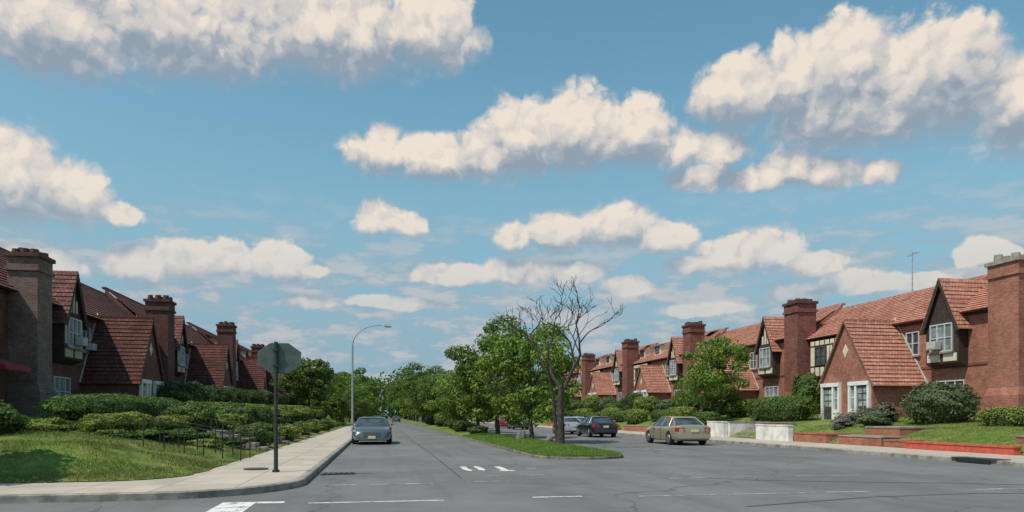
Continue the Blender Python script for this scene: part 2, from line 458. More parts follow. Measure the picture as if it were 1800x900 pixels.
# ------------------------------------------------------------ houses
def window(par, T, t0, t1, z0, z1, n, cols=2, frame='framegrey', curtain=None, sill=True):
    mb = MB(T); w = .07
    mb.box(t0, t1, n, n + .09, z0, z0 + w); mb.box(t0, t1, n, n + .09, z1 - w, z1)
    mb.box(t0, t0 + w, n, n + .087, z0 + w, z1 - w); mb.box(t1 - w, t1, n, n + .087, z0 + w, z1 - w)
    for i in range(1, cols):
        tc = t0 + (t1 - t0) * i / cols
        mb.box(tc - .035, tc + .035, n, n + .085, z0 + w, z1 - w)
    zc = (z0 + z1) / 2
    for i in range(cols):
        a = t0 + (t1 - t0) * i / cols + (.036 if i else w); b_ = t0 + (t1 - t0) * (i + 1) / cols - (.036 if i < cols - 1 else w)
        mb.box(a, b_, n, n + .07, zc - .025, zc + .025)
    o = mk('window', mb, [M[frame]], par)
    g_ = MB(T); g_.poly([(t0 + .03, n + .02, z0 + .03), (t1 - .03, n + .02, z0 + .03), (t1 - .03, n + .02, z1 - .03), (t0 + .03, n + .02, z1 - .03)])
    mk('pane', g_, [M['glass_curtain' if (curtain if curtain is not None else random.random() < .35) else 'glass']], o)
    if sill:
        s = MB(T); s.box(t0 - .08, t1 + .08, n + .002, n + .16, z0 - .1, z0 - .003)
        mk('sill', s, [M['stone']], o)
    return o

def row_house(side, X, Y, zb, L, chim=8.3, dormers=False, label='', ac=False, corner=False, dish=False, lay=0, tile='tile'):
    T = lambda t, n, z: (-side * n, t, z)
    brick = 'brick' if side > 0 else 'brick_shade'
    E = empty('row_house', (X, Y, zb), label, 'house', 'brick row houses along the avenue')
    H = 6.0; RH = 8.45 if side > 0 else 9.2; RN = -3.3
    w = MB(T); w.box(.001, L - .001, -10, 0, -1.6, H)
    w.hull([(.002, -10, H), (L - .002, -10, H), (L - .002, RN - .2, H), (.002, RN - .2, H)], [(.002, -10, RH - .5), (L - .002, -10, RH - .5), (L - .002, RN - .2, RH - .3), (.002, RN - .2, RH - .3)])
    for t in (.02, L - .02):
        w.poly([(t, 0, H), (t, RN, RH - .03), (t, RN, H)])
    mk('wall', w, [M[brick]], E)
    c_ = MB(T); c_.box(0, L, 0.005, .09, H - .28, H - .06); mk('cornice', c_, [M['timber']], E)
    bc = MB(T); bc.box(0, L, .004, .05, 2.95, 3.08); mk('string_course', bc, [M['brick_dark']], E)
    rf = MB(T)
    rf.slope((0, .45, H - .1), (L, .45, H - .1), (L, RN, RH), (0, RN, RH), 17, th=.055)
    rf.box(0, L, RN - .22, RN + .06, RH - .05, RH + .09)
    rf.poly([(0, .45, H - .12), (L, .45, H - .12), (L, 0, H - .1), (0, 0, H - .1)])
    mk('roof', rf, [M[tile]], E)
    ch = MB(T)
    cw = .9; n0, n1 = -.4, 1.15
    if side < 0:
        cw = .75 if lay == 1 else .85
        n0, n1 = (.02, 1.3) if lay == 1 else (-.2, 1.4)
    ch.box(-cw, cw, n0, n1, -1.6, chim - 1.0)
    ch.box(-cw - .12, cw + .12, .03, n1 + .15, -1.6, 1.2)
    ch.hull([(-cw - .12, .03, 1.2), (cw + .12, .03, 1.2), (cw + .12, n1 + .15, 1.2), (-cw - .12, n1 + .15, 1.2)],
            [(-cw, .03, 1.6), (cw, .03, 1.6), (cw, n1, 1.6), (-cw, n1, 1.6)])
    ch.box(-cw - .09, cw + .09, n0 - .09, n1 + .09, chim - 1.0, chim - .82)
    ch.box(-cw - .02, cw + .02, n0 - .02, n1 + .02, chim - .82, chim - .35)
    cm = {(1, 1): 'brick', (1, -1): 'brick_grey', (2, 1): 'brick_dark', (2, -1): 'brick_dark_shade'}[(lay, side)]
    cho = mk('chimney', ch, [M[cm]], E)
    cc = MB(T)
    cc.box(-cw - .12, cw + .12, n0 - .12, n1 + .12, chim - .35, chim - .16)
    for a in (-.5, .05, .52):
        for n_ in (n0 + .25, (n0 + n1) / 2, n1 - .25):
            rr = .19 + .05 * random.random()
            cc.tube([(a, n_, chim - .17), (a, n_, chim + .02 + .2 * random.random())], [rr, rr * .85], 8)
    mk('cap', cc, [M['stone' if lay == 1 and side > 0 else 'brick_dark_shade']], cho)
    if corner:
        window(E, T, L - 3.4, L - 1.8, 3.6, 5.1, 0, 2); window(E, T, L - 7.6, L - 6.0, 3.6, 5.1, 0, 2)
        window(E, T, L - 3.6, L - 1.6, .7, 2.3, 0, 3); window(E, T, L - 7.8, L - 5.8, .7, 2.3, 0, 3)
        aw = MB(T); a0, a1 = L - 3.6, L - 1.4
        if side < 0:
            aw.hull([(a0, .01, 2.3), (a1, .01, 2.3), (a1, .01, 2.75), (a0, .01, 2.75)], [(a0, 1.3, 2.1), (a1, 1.3, 2.1), (a1, 1.3, 2.28), (a0, 1.3, 2.28)])
            mk('awning', aw, [M['awning']], E)
        return E
    k = L / 19.0
    stm = 'stucco' if side > 0 else 'stucco_shade'
    tc = 4.6 * k; hw = 1.2
    b_ = MB(T)
    b_.box(tc - hw, tc + hw, .01, .62, 3.15, 5.45)
    b_.hull([(tc - hw, .01, 2.9), (tc + hw, .01, 2.9), (tc + hw, .05, 2.9), (tc - hw, .05, 2.9)], [(tc - hw, .01, 3.15), (tc + hw, .01, 3.15), (tc + hw, .62, 3.15), (tc - hw, .62, 3.15)])
    b_.hull([(tc - hw, .62, 5.45), (tc + hw, .62, 5.45), (tc, .62, 7.85)], [(tc - hw, -2.6, 5.45), (tc + hw, -2.6, 5.45), (tc, -2.6, 7.85)])
    bay = mk('bay', b_, [M['timber']], E)
    st = MB(T)
    st.box(tc - 1.08, tc - .12, .621, .65, 3.25, 3.68); st.box(tc + .12, tc + 1.08, .621, .65, 3.25, 3.68)
    if side < 0:
        st.box(tc - 1.1, tc - .9, .621, .645, 3.95, 5.4); st.box(tc + .9, tc + 1.1, .621, .645, 3.95, 5.4)
    if side < 0 or lay == 2:
        for q in (-.38, .0, .38):
            hh = 7.3 - abs(q) * 1.9
            st.hull([(tc + q - .12, .621, 5.7), (tc + q + .12, .621, 5.7), (tc + q + .12, .621, hh - .2), (tc + q - .12, .621, hh - .2)],
                    [(tc + q - .12, .64, 5.7), (tc + q + .12, .64, 5.7), (tc + q + .12, .64, hh - .2), (tc + q - .12, .64, hh - .2)])
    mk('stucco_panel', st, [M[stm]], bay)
    rr = MB(T)
    for sg in (-1, 1):
        rr.slope((tc + sg * (hw + .25), .85, 4.95), (tc + sg * (hw + .25), -2.9, 4.95), (tc, -2.9, 8.0), (tc, .85, 8.0), 12, th=.05)
    mk('gable_roof', rr, [M[tile]], bay)
    bg = MB(T)
    for sg in (-1, 1):
        bg.hull([(tc + sg * (hw + .24), .78, 4.9), (tc + sg * (hw + .02), .78, 4.9), (tc, .78, 7.6), (tc, .78, 7.98)],
                [(tc + sg * (hw + .24), .84, 4.9), (tc + sg * (hw + .02), .84, 4.9), (tc, .84, 7.6), (tc, .84, 7.98)])
    mk('bargeboard', bg, [M['timber']], bay)
    window(E, T, tc - .82, tc + .82, 3.8, 5.4, .622, 3, 'framegrey', sill=True, curtain=True)
    if ac:
        a_ = MB(T); a_.box(tc - .05, tc + .6, .72, 1.12, 3.95, 4.4); a_.box(tc + .0, tc + .55, 1.121, 1.14, 4.0, 4.35)
        mk('air_conditioner', a_, [M['ac']], E)
        if side < 0:
            a_ = MB(T); a_.box(7.35 * k, 7.95 * k, .1, .5, 3.95, 4.35); mk('air_conditioner', a_, [M['ac']], E)
    window(E, T, tc - 1.0, tc + 1.0, .6, 2.2, 0, 3)
    window(E, T, 7.0 * k, 8.1 * k, 3.85, 5.3, 0, 2)
    # --- entry porch
    pc = 9.1 * k; phw = 2.45 if side > 0 else 2.25; PN = 3.5 if side > 0 else 3.1; WH = 2.3; AP = 6.0
    if side > 0 and lay == 2: phw = 2.15; PN = 2.6; AP = 5.0
    e0, e1 = pc - phw, pc + phw; ec = pc
    pw = MB(T)
    pw.hull([(e0, .003, -1.6), (e1, .003, -1.6), (e1, .003, WH), (ec, .003, AP), (e0, .003, WH)],
            [(e0, PN, -1.6), (e1, PN, -1.6), (e1, PN, WH), (ec, PN, AP), (e0, PN, WH)])
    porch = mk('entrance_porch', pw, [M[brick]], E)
    pr = MB(T)
    for sg, ee in ((-1, e0), (1, e1)):
        pr.slope((ee + sg * .3, PN + .18, WH - .38), (ee + sg * .3, .01, WH - .38), (ec, .01, AP + .12), (ec, PN + .18, AP + .12), 17, th=.065)
        pr.poly([(ee + sg * .3, PN + .18, WH - .38), (ee + sg * .3, .01, WH - .38), (ec, .01, AP + .1), (ec, PN + .18, AP + .1)])
    pr.box(ec - .09, ec + .09, 0.02, PN + .2, AP + .06, AP + .2)
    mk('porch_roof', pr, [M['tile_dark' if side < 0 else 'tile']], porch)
    fl = MB(T)
    fl.hull([(e0 - .33, .02, WH - .30), (e0 - .33, .10, WH - .30), (ec, .10, AP + .30), (ec, .02, AP + .30)], [(e0 - .36, .02, WH - .24), (e0 - .36, .10, WH - .24), (ec, .10, AP + .38), (ec, .02, AP + .38)])
    mk('flashing', fl, [M['ac']], porch)
    vb = MB(T)
    for sg, ee in ((-1, e0), (1, e1)):
        vb.hull([(ee + sg * .29, PN + .14, WH - .42), (ee + sg * .2, PN + .14, WH - .42), (ec, PN + .14, AP - .04), (ec, PN + .14, AP + .09)],
                [(ee + sg * .29, PN + .18, WH - .42), (ee + sg * .2, PN + .18, WH - .42), (ec, PN + .18, AP - .04), (ec, PN + .18, AP + .09)])
    mk('verge_board', vb, [M['brick_grey']], porch)
    dm = MB(T); dz = AP - 1.8
    dm.hull([(ec - .26, PN + .001, dz), (ec, PN + .001, dz - .42), (ec + .26, PN + .001, dz), (ec, PN + .001, dz + .42)],
            [(ec - .26, PN + .04, dz), (ec, PN + .04, dz - .42), (ec + .26, PN + .04, dz), (ec, PN + .04, dz + .42)])
    mk('diamond_ornament', dm, [M['stucco']], porch)
    dw = phw - .12
    for sgn in (-1, 1):
        D = lambda q: ec + sgn * q
        def bx(mb_, qa, qb, na, nb, za, zb2):
            a_, b2 = sorted((D(qa), D(qb))); mb_.box(a_, b2, na, nb, za, zb2)
        sw = MB(T)
        bx(sw, .42, dw, PN + .004, PN + .2, 2.02, 2.26)
        bx(sw, .42, .60, PN + .004, PN + .17, -.2, 2.018)
        bx(sw, 1.02, 1.18, PN + .004, PN + .17, -.2, 2.018)
        bx(sw, dw - .18, dw, PN + .004, PN + .17, -.2, 2.018)
        bx(sw, .601, 1.019, PN + .004, PN + .12, -.2, .55)
        mk('white_surround', sw, [M['white']], porch)
        gl = MB(T); bx(gl, .601, 1.019, PN + .004, PN + .04, .551, 2.01)
        go = mk('side_light', gl, [M['glass_curtain']], porch)
        gb = MB(T); bx(gb, .602, 1.018, PN + .041, PN + .07, 1.25, 1.31); mk('glazing_bar', gb, [M['white']], go)
        q0, q1 = 1.181, dw - .181
        dd = MB(T); bx(dd, q0, q1, PN + .004, PN + .06, -.2, 2.01)
        do = mk('door', dd, [M['door']], porch)
        dp = MB(T); mdl = (q0 + q1) / 2
        for z in (.75, 1.15, 1.55):
            bx(dp, q0 + .1, mdl - .04, PN + .061, PN + .075, z, z + .32); bx(dp, mdl + .04, q1 - .1, PN + .061, PN + .075, z, z + .32)
        mk('door_pane', dp, [M['glass_light']], do)
    sp = MB(T)
    for q in range(4): sp.box(ec - 2.6 + .001 * q, ec + 2.6 - .001 * q, PN + .02, PN + 1.9 - .32 * q, -1.4, -.85 + .16 * q)
    mk('doorstep', sp, [M['concrete']], porch)
    if dish:
        ds = MB(T)
        for i in range(12):
            an0, an1 = 2 * math.pi * i / 12, 2 * math.pi * (i + 1) / 12
            ds.poly([(e1 + 1.2, .75, 3.2), (e1 + 1.2 + .38 * math.cos(an0), .62, 3.2 + .38 * math.sin(an0)), (e1 + 1.2 + .38 * math.cos(an1), .62, 3.2 + .38 * math.sin(an1))])
        ds.tube([(e1 + 1.2, 0, 3.0), (e1 + 1.2, .72, 3.2)], [.03, .03], 6)
        mk('satellite_dish', ds, [M['white']], E)
    u0, u1 = (12.9 * k, 17.6 * k)
    tb = MB(T); tb.box(u0, u1, .01, .4, 2.98, 5.7)
    tbo = mk('timber_bay', tb, [M['timber']], E)
    sp = MB(T); nn = 8; stp = (u1 - u0) / nn
    for i in range(nn):
        sp.box(u0 + stp * i + .07, u0 + stp * (i + 1) - .07, .401, .43, 3.1, 3.72)
        sp.box(u0 + stp * i + .07, u0 + stp * (i + 1) - .07, .401, .43, 5.34, 5.66)
    um = (u0 + u1) / 2
    for (a, c2) in ((u0 + .08, u0 + .55), (um - .3, um - .04), (um + .04, um + .3), (u1 - .55, u1 - .08)):
        sp.box(a, c2, .401, .43, 3.84, 5.22)
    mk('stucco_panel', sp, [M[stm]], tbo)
    window(E, T, u0 + .65, um - .38, 3.85, 5.22, .402, 2, 'framebrown', curtain=False, sill=False)
    window(E, T, um + .38, u1 - .65, 3.85, 5.22, .402, 2, 'framebrown', sill=False)
    window(E, T, um - 1.2, um + 1.2, .6, 2.2, 0, 4, 'framebrown')
    if lay == 2 or side < 0:
        s2 = MB(T); a0, a1 = 1.25 * k, 2.7 * k
        s2.box(a0, a1, .005, .06, 3.6, 5.6); so2 = mk('timber_panel', s2, [M['timber']], E)
        s3_ = MB(T); md = (a0 + a1) / 2
        s3_.box(a0 + .08, md - .05, .061, .085, 4.75, 5.5); s3_.box(md + .05, a1 - .08, .061, .085, 4.75, 5.5)
        s3_.box(a0 + .08, md - .05, .061, .085, 3.7, 4.6); s3_.box(md + .05, a1 - .08, .061, .085, 3.7, 4.6)
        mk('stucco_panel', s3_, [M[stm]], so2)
    window(E, T, 10.7 * k, 11.9 * k, 3.9, 5.3, 0, 2)
    if dormers:
        for td in (2.6 * k, 12.2 * k, 17.2 * k):
            d_ = MB(T); d_.box(td - .9, td + .9, -2.4, -.6, 6.6, 7.75)
            do = mk('dormer', d_, [M[stm]], E)
            q = MB(T); q.slope((td - 1.1, -.35, 7.7), (td + 1.1, -.35, 7.7), (td + 1.1, -3.2, 8.5), (td - 1.1, -3.2, 8.5), 6, th=.05); mk('dormer_roof', q, [M[tile]], do)
            window(do, T, td - .6, td + .6, 6.85, 7.6, -.598, 2, 'framebrown', sill=False)
    return E

XR = 32.0
row_house(1, XR, 30.8, 1.4, 18.9, 8.2, label='red brick Tudor row house with gabled porch and white door surrounds', ac=True, dish=True, lay=1)
row_house(1, XR, 49.7, 1.8, 18.9, 8.6, label='brick row house with tiled roof and half-timbered bay behind a tree', lay=2)
row_house(1, XR, 68.6, 2.2, 18.9, 8.85, dormers=True, label='red brick row house with small roof dormers and tiled porch', lay=2)
row_house(1, XR, 87.5, 2.5, 18.9, 8.75, dormers=True, label='red brick row house with tiled porch roof above clipped hedges', lay=2)
row_house(1, XR, 106.4, 2.7, 16, 8.4, dormers=True, label='last brick row house partly hidden by median trees', lay=2)
row_house(1, XR, 21.5, 1.4, 9.3, 8.2, label='end section of red brick row house beside the crossing', corner=True, lay=1)
XL = -17.2
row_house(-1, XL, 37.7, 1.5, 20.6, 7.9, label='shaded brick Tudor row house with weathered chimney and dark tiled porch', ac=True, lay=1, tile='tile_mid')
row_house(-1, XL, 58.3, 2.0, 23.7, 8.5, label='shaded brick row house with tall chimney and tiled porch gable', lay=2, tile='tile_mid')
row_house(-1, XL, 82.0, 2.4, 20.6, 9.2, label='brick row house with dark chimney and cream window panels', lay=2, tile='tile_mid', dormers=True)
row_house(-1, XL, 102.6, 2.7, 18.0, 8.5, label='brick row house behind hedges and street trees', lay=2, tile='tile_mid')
row_house(-1, XL, 25.5, 1.5, 12.2, 7.9, label='end of brick row house with red cloth awning', corner=True, lay=1, tile='tile_mid')

E = empty('antenna_mast', (36.0, 43.2, 9.6), 'thin television antenna mast on the tiled roof', 'antenna')
mb = MB(); mb.tube([(0, 0, -.3), (0, 0, 3.3)], [.05, .03], 6)
for i in range(7): mb.box(-.07, .07, -.012, .012, .2 + .4 * i, .23 + .4 * i)
mk('mast', mb, [M['metal']], E)
mb = MB(); mb.tube([(-.0, -.45, 3.12), (0, .45, 3.02)], [.018, .018], 4)
for i in range(4): mb.tube([(-.3 + i * .03, -.4 + i * .25, 3.12 - .022 * i), (.3 - i * .03, -.4 + i * .25, 3.12 - .022 * i)], [.012, .012], 4)
mk('aerial', mb, [M['metal']], E)

# ------------------------------------------------------------ low walls and steps
def low_wall(name, x0, x1, y0, y1, z0, z1, mat, label, coping=None, cat='wall', group=None):
    mb = MB(); cx, cy = (x0 + x1) / 2, (y0 + y1) / 2
    mb.box(x0 - cx, x1 - cx, y0 - cy, y1 - cy, 0, z1 - z0 - .07)
    o = mk(name, mb, [M[mat]], loc=(cx, cy, z0)); tag(o, label, cat, group)
    c_ = MB(); c_.box(x0 - cx - .03, x1 - cx + .03, y0 - cy - .03, y1 - cy + .03, z1 - z0 - .07, z1 - z0)
    mk('coping', c_, [M[coping or mat]], o)
    return o
G = 'garden walls along the pavement'
low_wall('garden_wall', 22.5, 22.8, 36.5, 40.0, .1, 1.06, 'whitewall', 'whitewashed low garden wall beside the pavement', 'whitewall', group=G)
low_wall('garden_wall', 22.5, 22.8, 44.2, 46.6, .1, 1.2, 'whitewall', 'short whitewashed garden wall beside the steps', 'whitewall', group=G)
low_wall('garden_wall', 22.81, 25.2, 40.01, 40.3, .1, 1.15, 'concrete', 'grey wall flanking the garden steps', 'stone', group=G)
low_wall('garden_wall', 22.81, 25.2, 43.9, 44.18, .1, 1.2, 'whitewall', 'grey-white wall flanking the garden steps', 'stone', group=G)
low_wall('garden_wall', 22.6, 24.4, 33.2, 36.1, .1, .66, 'brick_red', 'low red brick terrace wall at the lawn edge', 'brick_red', group=G)
low_wall('garden_wall', 22.7, 25.0, 29.2, 32.3, .1, .62, 'brick_red', 'stepped brick terrace block with stone coping', 'stone', group=G)
low_wall('garden_wall', 24.0, 26.0, 29.6, 32.0, .5, 1.05, 'brick_red', 'upper brick terrace block with stone coping', 'stone', group=G)
low_wall('garden_wall', 22.7, 24.2, 27.5, 29.0, .1, .50, 'brick_red', 'low brick step block beside the pavement', 'brick_red', group=G)
low_wall('garden_wall', 22.5, 22.8, 22.0, 27.4, .1, .48, 'redpaint', 'long low wall painted bright brick red', 'redpaint', group=G)
low_wall('garden_wall', 23.6, 24.2, 19.0, 23.0, .3, .85, 'brick_red', 'low red brick wall with stone coping', 'stone', group=G)
for i, y in enumerate((50, 58, 66, 74, 82, 90)):
    low_wall('garden_wall', 22.5, 22.8, y, y + 6, .1, .7, 'brick_red', 'low garden wall below clipped hedges', 'stone', group=G)
mb = MB()
for q in range(6): mb.box(0 + .34 * q, 2.6, -1.7 + .001 * q, 1.7 - .001 * q, 0, .17 * (q + 1))
o = mk('garden_steps', mb, [M['stone']], loc=(22.9, 42.1, .14)); tag(o, 'concrete steps between white garden walls', 'steps')
for (x0, y0, y1, h, mat) in ((-5.1, 31.4, 33.4, .45, 'brick_dark'), (-5.6, 34.8, 36.2, .7, 'oldstone'), (-5.0, 38.6, 41.0, .5, 'brick_dark'), (-5.3, 43.2, 45.3, .65, 'oldstone'), (-5.0, 48.7, 51.6, .55, 'brick_dark'), (-5.2, 56, 59, .65, 'oldstone'), (-5.0, 66, 70, .7, 'brick_dark')):
    low_wall('garden_wall', x0 - .35, x0, y0, y1, .1, h, mat, 'low masonry terrace wall in a sloping garden', 'oldstone', group=G)
for y0, hgt in ((30.4, .7), (37.2, .85), (47.0, .75)):
    mb = MB()
    for q in range(5): mb.box(-2.2, -.36 * q, -.5 + .001 * q, .5 - .001 * q, 0, .17 * (q + 1))
    o = mk('garden_steps', mb, [M['stone']], loc=(-4.6, y0, .14)); tag(o, 'worn garden steps climbing the grassy slope', 'steps', 'garden steps along the pavement')
    low_wall('garden_wall', -6.6, -5.2, y0 + .6, y0 + .76, .1, hgt, 'brick_dark', 'brick cheek wall beside garden steps', 'oldstone', group=G)
def railing(x0, y0, dx, dy, n, hgt, r_=.018):
    zz = zleft(x0, y0)
    E = empty('garden_railing', (x0, y0, zz), 'thin dark metal handrail beside the garden slope', 'railing', 'garden handrails')
    hs = []
    for i in range(n):
        x = dx * i; y = dy * i; z = max(.15, zleft(x0 + x, y0 + y)) - zz
        hs.append((x, y, z))
        mb = MB(); mb.tube([(x, y, z - .1), (x, y, z + hgt)], [r_, r_], 5); mk('post', mb, [M['blackiron']], E)
    mb = MB(); mb.tube([(x, y, z + hgt - .02) for x, y, z in hs], [r_] * n, 5); mk('rail', mb, [M['blackiron']], E)
railing(-6.9, 22.6, .5, 0.25, 6, .85, .018)
railing(-6.9, 24.2, .5, 0.25, 6, .85, .018)
railing(-6.6, 29.75, .42, 0.02, 5, .9)
railing(-6.6, 36.5, .42, 0.02, 5, .9)
railing(-6.6, 46.3, .42, 0.02, 5, .9)

# ------------------------------------------------------------ foliage
def leaves_obj(name, C, N, size, mat, parent=None, loc=None, jit=.8, aspect=.6):
    n = len(C)
    nr = N + RNG.normal(0, jit, (n, 3)); nr /= np.linalg.norm(nr, axis=1)[:, None] + 1e-9
    a = np.cross(nr, RNG.normal(0, 1, (n, 3))); a /= np.linalg.norm(a, axis=1)[:, None] + 1e-9
    b_ = np.cross(nr, a)
    s = (size * RNG.uniform(.6, 1.3, n))[:, None]
    V = np.empty((n, 4, 3))
    V[:, 0] = C - a * s; V[:, 1] = C - b_ * s * aspect + nr * s * .15; V[:, 2] = C + a * s; V[:, 3] = C + b_ * s * aspect + nr * s * .15
    me = bpy.data.meshes.new(name)
    me.vertices.add(n * 4); me.vertices.foreach_set('co', V.reshape(-1).astype(np.float32))
    me.loops.add(n * 4); me.loops.foreach_set('vertex_index', np.arange(n * 4, dtype=np.int32))
    me.polygons.add(n); me.polygons.foreach_set('loop_start', np.arange(0, n * 4, 4, dtype=np.int32))
    me.polygons.foreach_set('loop_total', np.full(n, 4, dtype=np.int32))
    me.materials.append(mat); me.update(calc_edges=True); me.validate()
    o = bpy.data.objects.new(name, me); COL.objects.link(o)
    if parent: o.parent = parent
    if loc is not None: o.location = loc
    return o

def shrub(name, cx, cy, zb, rx, ry, h, n, mat, label, cat='hedge', p=4, size=.07, group=None, bumpy=.12, rot=0):
    D = RNG.normal(0, 1, (n, 3)); D /= np.linalg.norm(D, axis=1)[:, None]
    D[:, 2] = np.abs(D[:, 2]) * np.where(RNG.random(n) < .25, -1, 1)
    q = np.abs(D) ** p
    r_ = q.sum(1) ** (-1 / p)
    P = D * r_[:, None]
    sc = np.array([rx, ry, h * .52])
    seed = random.random() * 50
    for i in range(n):
        v = P[i]
        k = mnoise.noise((v[0] * rx * 1.3 + seed, v[1] * ry * 1.3, v[2] * 2 + seed)) + .5 * mnoise.noise((v[0] * rx * 3 + seed, v[1] * ry * 3, v[2] * 4))
        P[i] *= 1 + bumpy * k
    P = P * RNG.uniform(.93, 1.04, n)[:, None]
    C = P * sc; C[:, 2] += h * .48
    Nn = D / sc; Nn /= np.linalg.norm(Nn, axis=1)[:, None]
    c, s = math.cos(rot), math.sin(rot)
    R = np.array([[c, -s, 0], [s, c, 0], [0, 0, 1]])
    o = leaves_obj(name, C @ R.T, Nn @ R.T, size, mat, loc=(cx, cy, zb), jit=.5)
    tag(o, label, cat, group)
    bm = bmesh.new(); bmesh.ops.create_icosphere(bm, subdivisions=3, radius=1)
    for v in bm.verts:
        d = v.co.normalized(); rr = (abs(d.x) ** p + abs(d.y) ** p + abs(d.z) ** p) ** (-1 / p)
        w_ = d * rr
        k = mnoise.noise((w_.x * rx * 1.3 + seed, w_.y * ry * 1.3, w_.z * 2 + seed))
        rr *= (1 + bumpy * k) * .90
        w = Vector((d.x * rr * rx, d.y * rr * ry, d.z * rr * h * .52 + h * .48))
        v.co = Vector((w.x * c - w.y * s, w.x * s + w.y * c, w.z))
    me = bpy.data.meshes.new('shade_core'); bm.to_mesh(me); bm.free(); me.materials.append(M['core'])  # dark solid core painted as the shade between the leaves
    k = bpy.data.objects.new('shade_core', me); COL.objects.link(k); k.parent = o
    return o

HG = 'hedges and shrubs in the front gardens'
def hl(x, y0, y1, w, h, mat='leaf_hedge', lab='clipped green hedge along the garden slope', n=3500, side=-1, size=.07, p=4, bumpy=.12, rot=0):
    y = (y0 + y1) / 2; z = (zleft if side < 0 else zright)(x, y) - .1
    return shrub('hedge', x, y, z, w / 2, (y1 - y0) / 2, h, n, M[mat], lab, 'hedge', p, size, HG, bumpy, rot)
def bush(x, y, r, h, mat='leaf_hedge', lab='rounded green shrub in a front garden', n=1800, side=-1, size=.07, rx=None, bumpy=.3):
    z = (zleft if side < 0 else zright)(x, y) - .1
    return shrub('bush', x, y, z, rx or r, r, h, n, M[mat], lab, 'bush', 2.3, size, HG, bumpy)

hl(-11.0, 27.0, 42, 2.4, 1.35, 'leaf_hedge', 'long neatly rounded green hedge below the brick house', 15000, bumpy=.10, p=2.8, size=.05)
hl(-8.9, 24.4, 29.2, 1.4, .72, 'leaf_yellow', 'low hedge with sunlit yellow-green top', 6500, bumpy=.25, p=2.8, size=.045)
hl(-8.5, 30.0, 35.2, 1.3, .72, 'leaf_yellow', 'low trimmed hedge on the garden slope', 6000, bumpy=.25, p=2.8, size=.05)
hl(-8.3, 36.2, 42, 1.4, .8, 'leaf_hedge', 'clipped hedge stepping along the slope', 5000, bumpy=.25, p=2.8, size=.05)
hl(-13.9, 20.8, 24.2, 2.2, 1.4, 'leaf_dark', 'dark hedge at the corner garden', 5500, p=3, size=.05)
bush(-10.9, 22.1, .9, .8, 'leaf_hedge', 'leafy green shrub on the lawn', 3200, size=.055, bumpy=.5)
bush(-9.6, 22.9, .7, .45, 'leaf_yellow', 'loose yellow-green shrub at the lawn edge', 2200, size=.05, bumpy=.6)
bush(-12.0, 23.0, 1.2, 1.1, 'leaf_hedge', 'leafy green shrub near the corner house', 3600, size=.055, bumpy=.4)
for (x, y, r_, h, mt) in ((-7.6, 25.6, .9, .28, 'leaf_hedge'), (-7.2, 27.4, .9, .35, 'leaf_hedge'), (-6.6, 28.9, .7, .4, 'leaf_yellow'), (-6.2, 26.6, .5, .28, 'leaf_yellow'), (-8.2, 23.6, .6, .28, 'leaf_hedge'), (-5.8, 29.2, .5, .45, 'leaf_dark')):
    bush(x, y, r_, h, mt, 'low spreading ground cover on the slope', 1400, bumpy=.8, size=.05)
yy = 31.2
kinds = ['leaf_hedge', 'leaf_yellow', 'leaf_hedge', 'leaf_dark', 'leaf_yellow']
i = 0
while yy < 100:
    r_ = random.uniform(.75, 1.15)
    bush(-5.3 - random.random() * .5, yy + .9, r_ * .75, random.uniform(.5, .95), kinds[(i * 2) % 5], n=1700, size=.065, bumpy=.4)
    bush(-5.6 - random.random() * .4, yy + 2.5, r_ * .6, random.uniform(.45, .8), kinds[(i * 3 + 1) % 5], n=1200, size=.065, bumpy=.4)
    bush(-7.4 - random.random() * .8, yy + 1.5, r_, random.uniform(.8, 1.4), kinds[i % 5], n=1900, size=.065, bumpy=.35)
    if i % 2 == 0: hl(-9.6, yy + 10, yy + 15, 2.0, 1.2, kinds[(i + 1) % 5], n=2600, size=.075)
    if i % 2 == 1: bush(-12.8, yy + 14, 1.5, 2.2, 'leaf_dark', n=2200, size=.09)
    yy += 3.2 + yy * .02; i += 1
bush(-12.6, 49.2, 1.3, 2.2, 'leaf_grey', 'tall loose grey-green shrub beside the porch', 3600, size=.085)
bush(-12.0, 52.5, 1.2, 1.9, 'leaf_dark', 'tall dark shrub beside the porch', 3000, size=.085)
# right gardens
bush(28.2, 31.8, 1.5, 2.1, 'leaf_grey', 'large rounded grey-green shrub in front of the brick house', 6500, 1, .065, bumpy=.3)
hl(27.2, 41.8, 48.5, 2.0, 1.7, 'leaf_hedge', 'large clipped green hedge before the row house', 8000, 1, bumpy=.14, size=.06)
hl(27.4, 24.5, 28.3, 1.4, .9, 'leaf_yellow', 'low bright green hedge by the chimney', 3600, 1, size=.05)
for (x, y, r_, h, mt) in ((27.2, 35.2, .9, 1.0, 'leaf_lav'), (26.6, 36.7, .7, .7, 'leaf_lav'), (26.0, 34.0, .7, .7, 'leaf_grey'), (25.3, 35.6, .6, .5, 'leaf_lav')):
    bush(x, y, r_, h, mt, 'loose flowering lavender shrub on the lawn edge' if mt == 'leaf_lav' else 'small leafy shrub on the raised lawn', 1300, 1, .05, bumpy=.9)
for i, y in enumerate(range(50, 112, 5)):
    hl(24.8 + .4 * (i % 3), y, y + 3.9, 1.6, 1.1 + .3 * (i % 2), kinds[i % 2], n=2300, side=1, size=.075)
    bush(28 + .5 * (i % 2), y + 2.4, 1.3, 1.6 + .4 * (i % 3), ['leaf_yellow', 'leaf_dark', 'leaf_hedge', 'leaf_grey'][i % 4], n=2000, side=1, size=.09)
bush(30.4, 46.8, 1.0, 3.0, 'leaf_hedge', 'climbing green shrub against the brick wall', 2800, 1, .09)

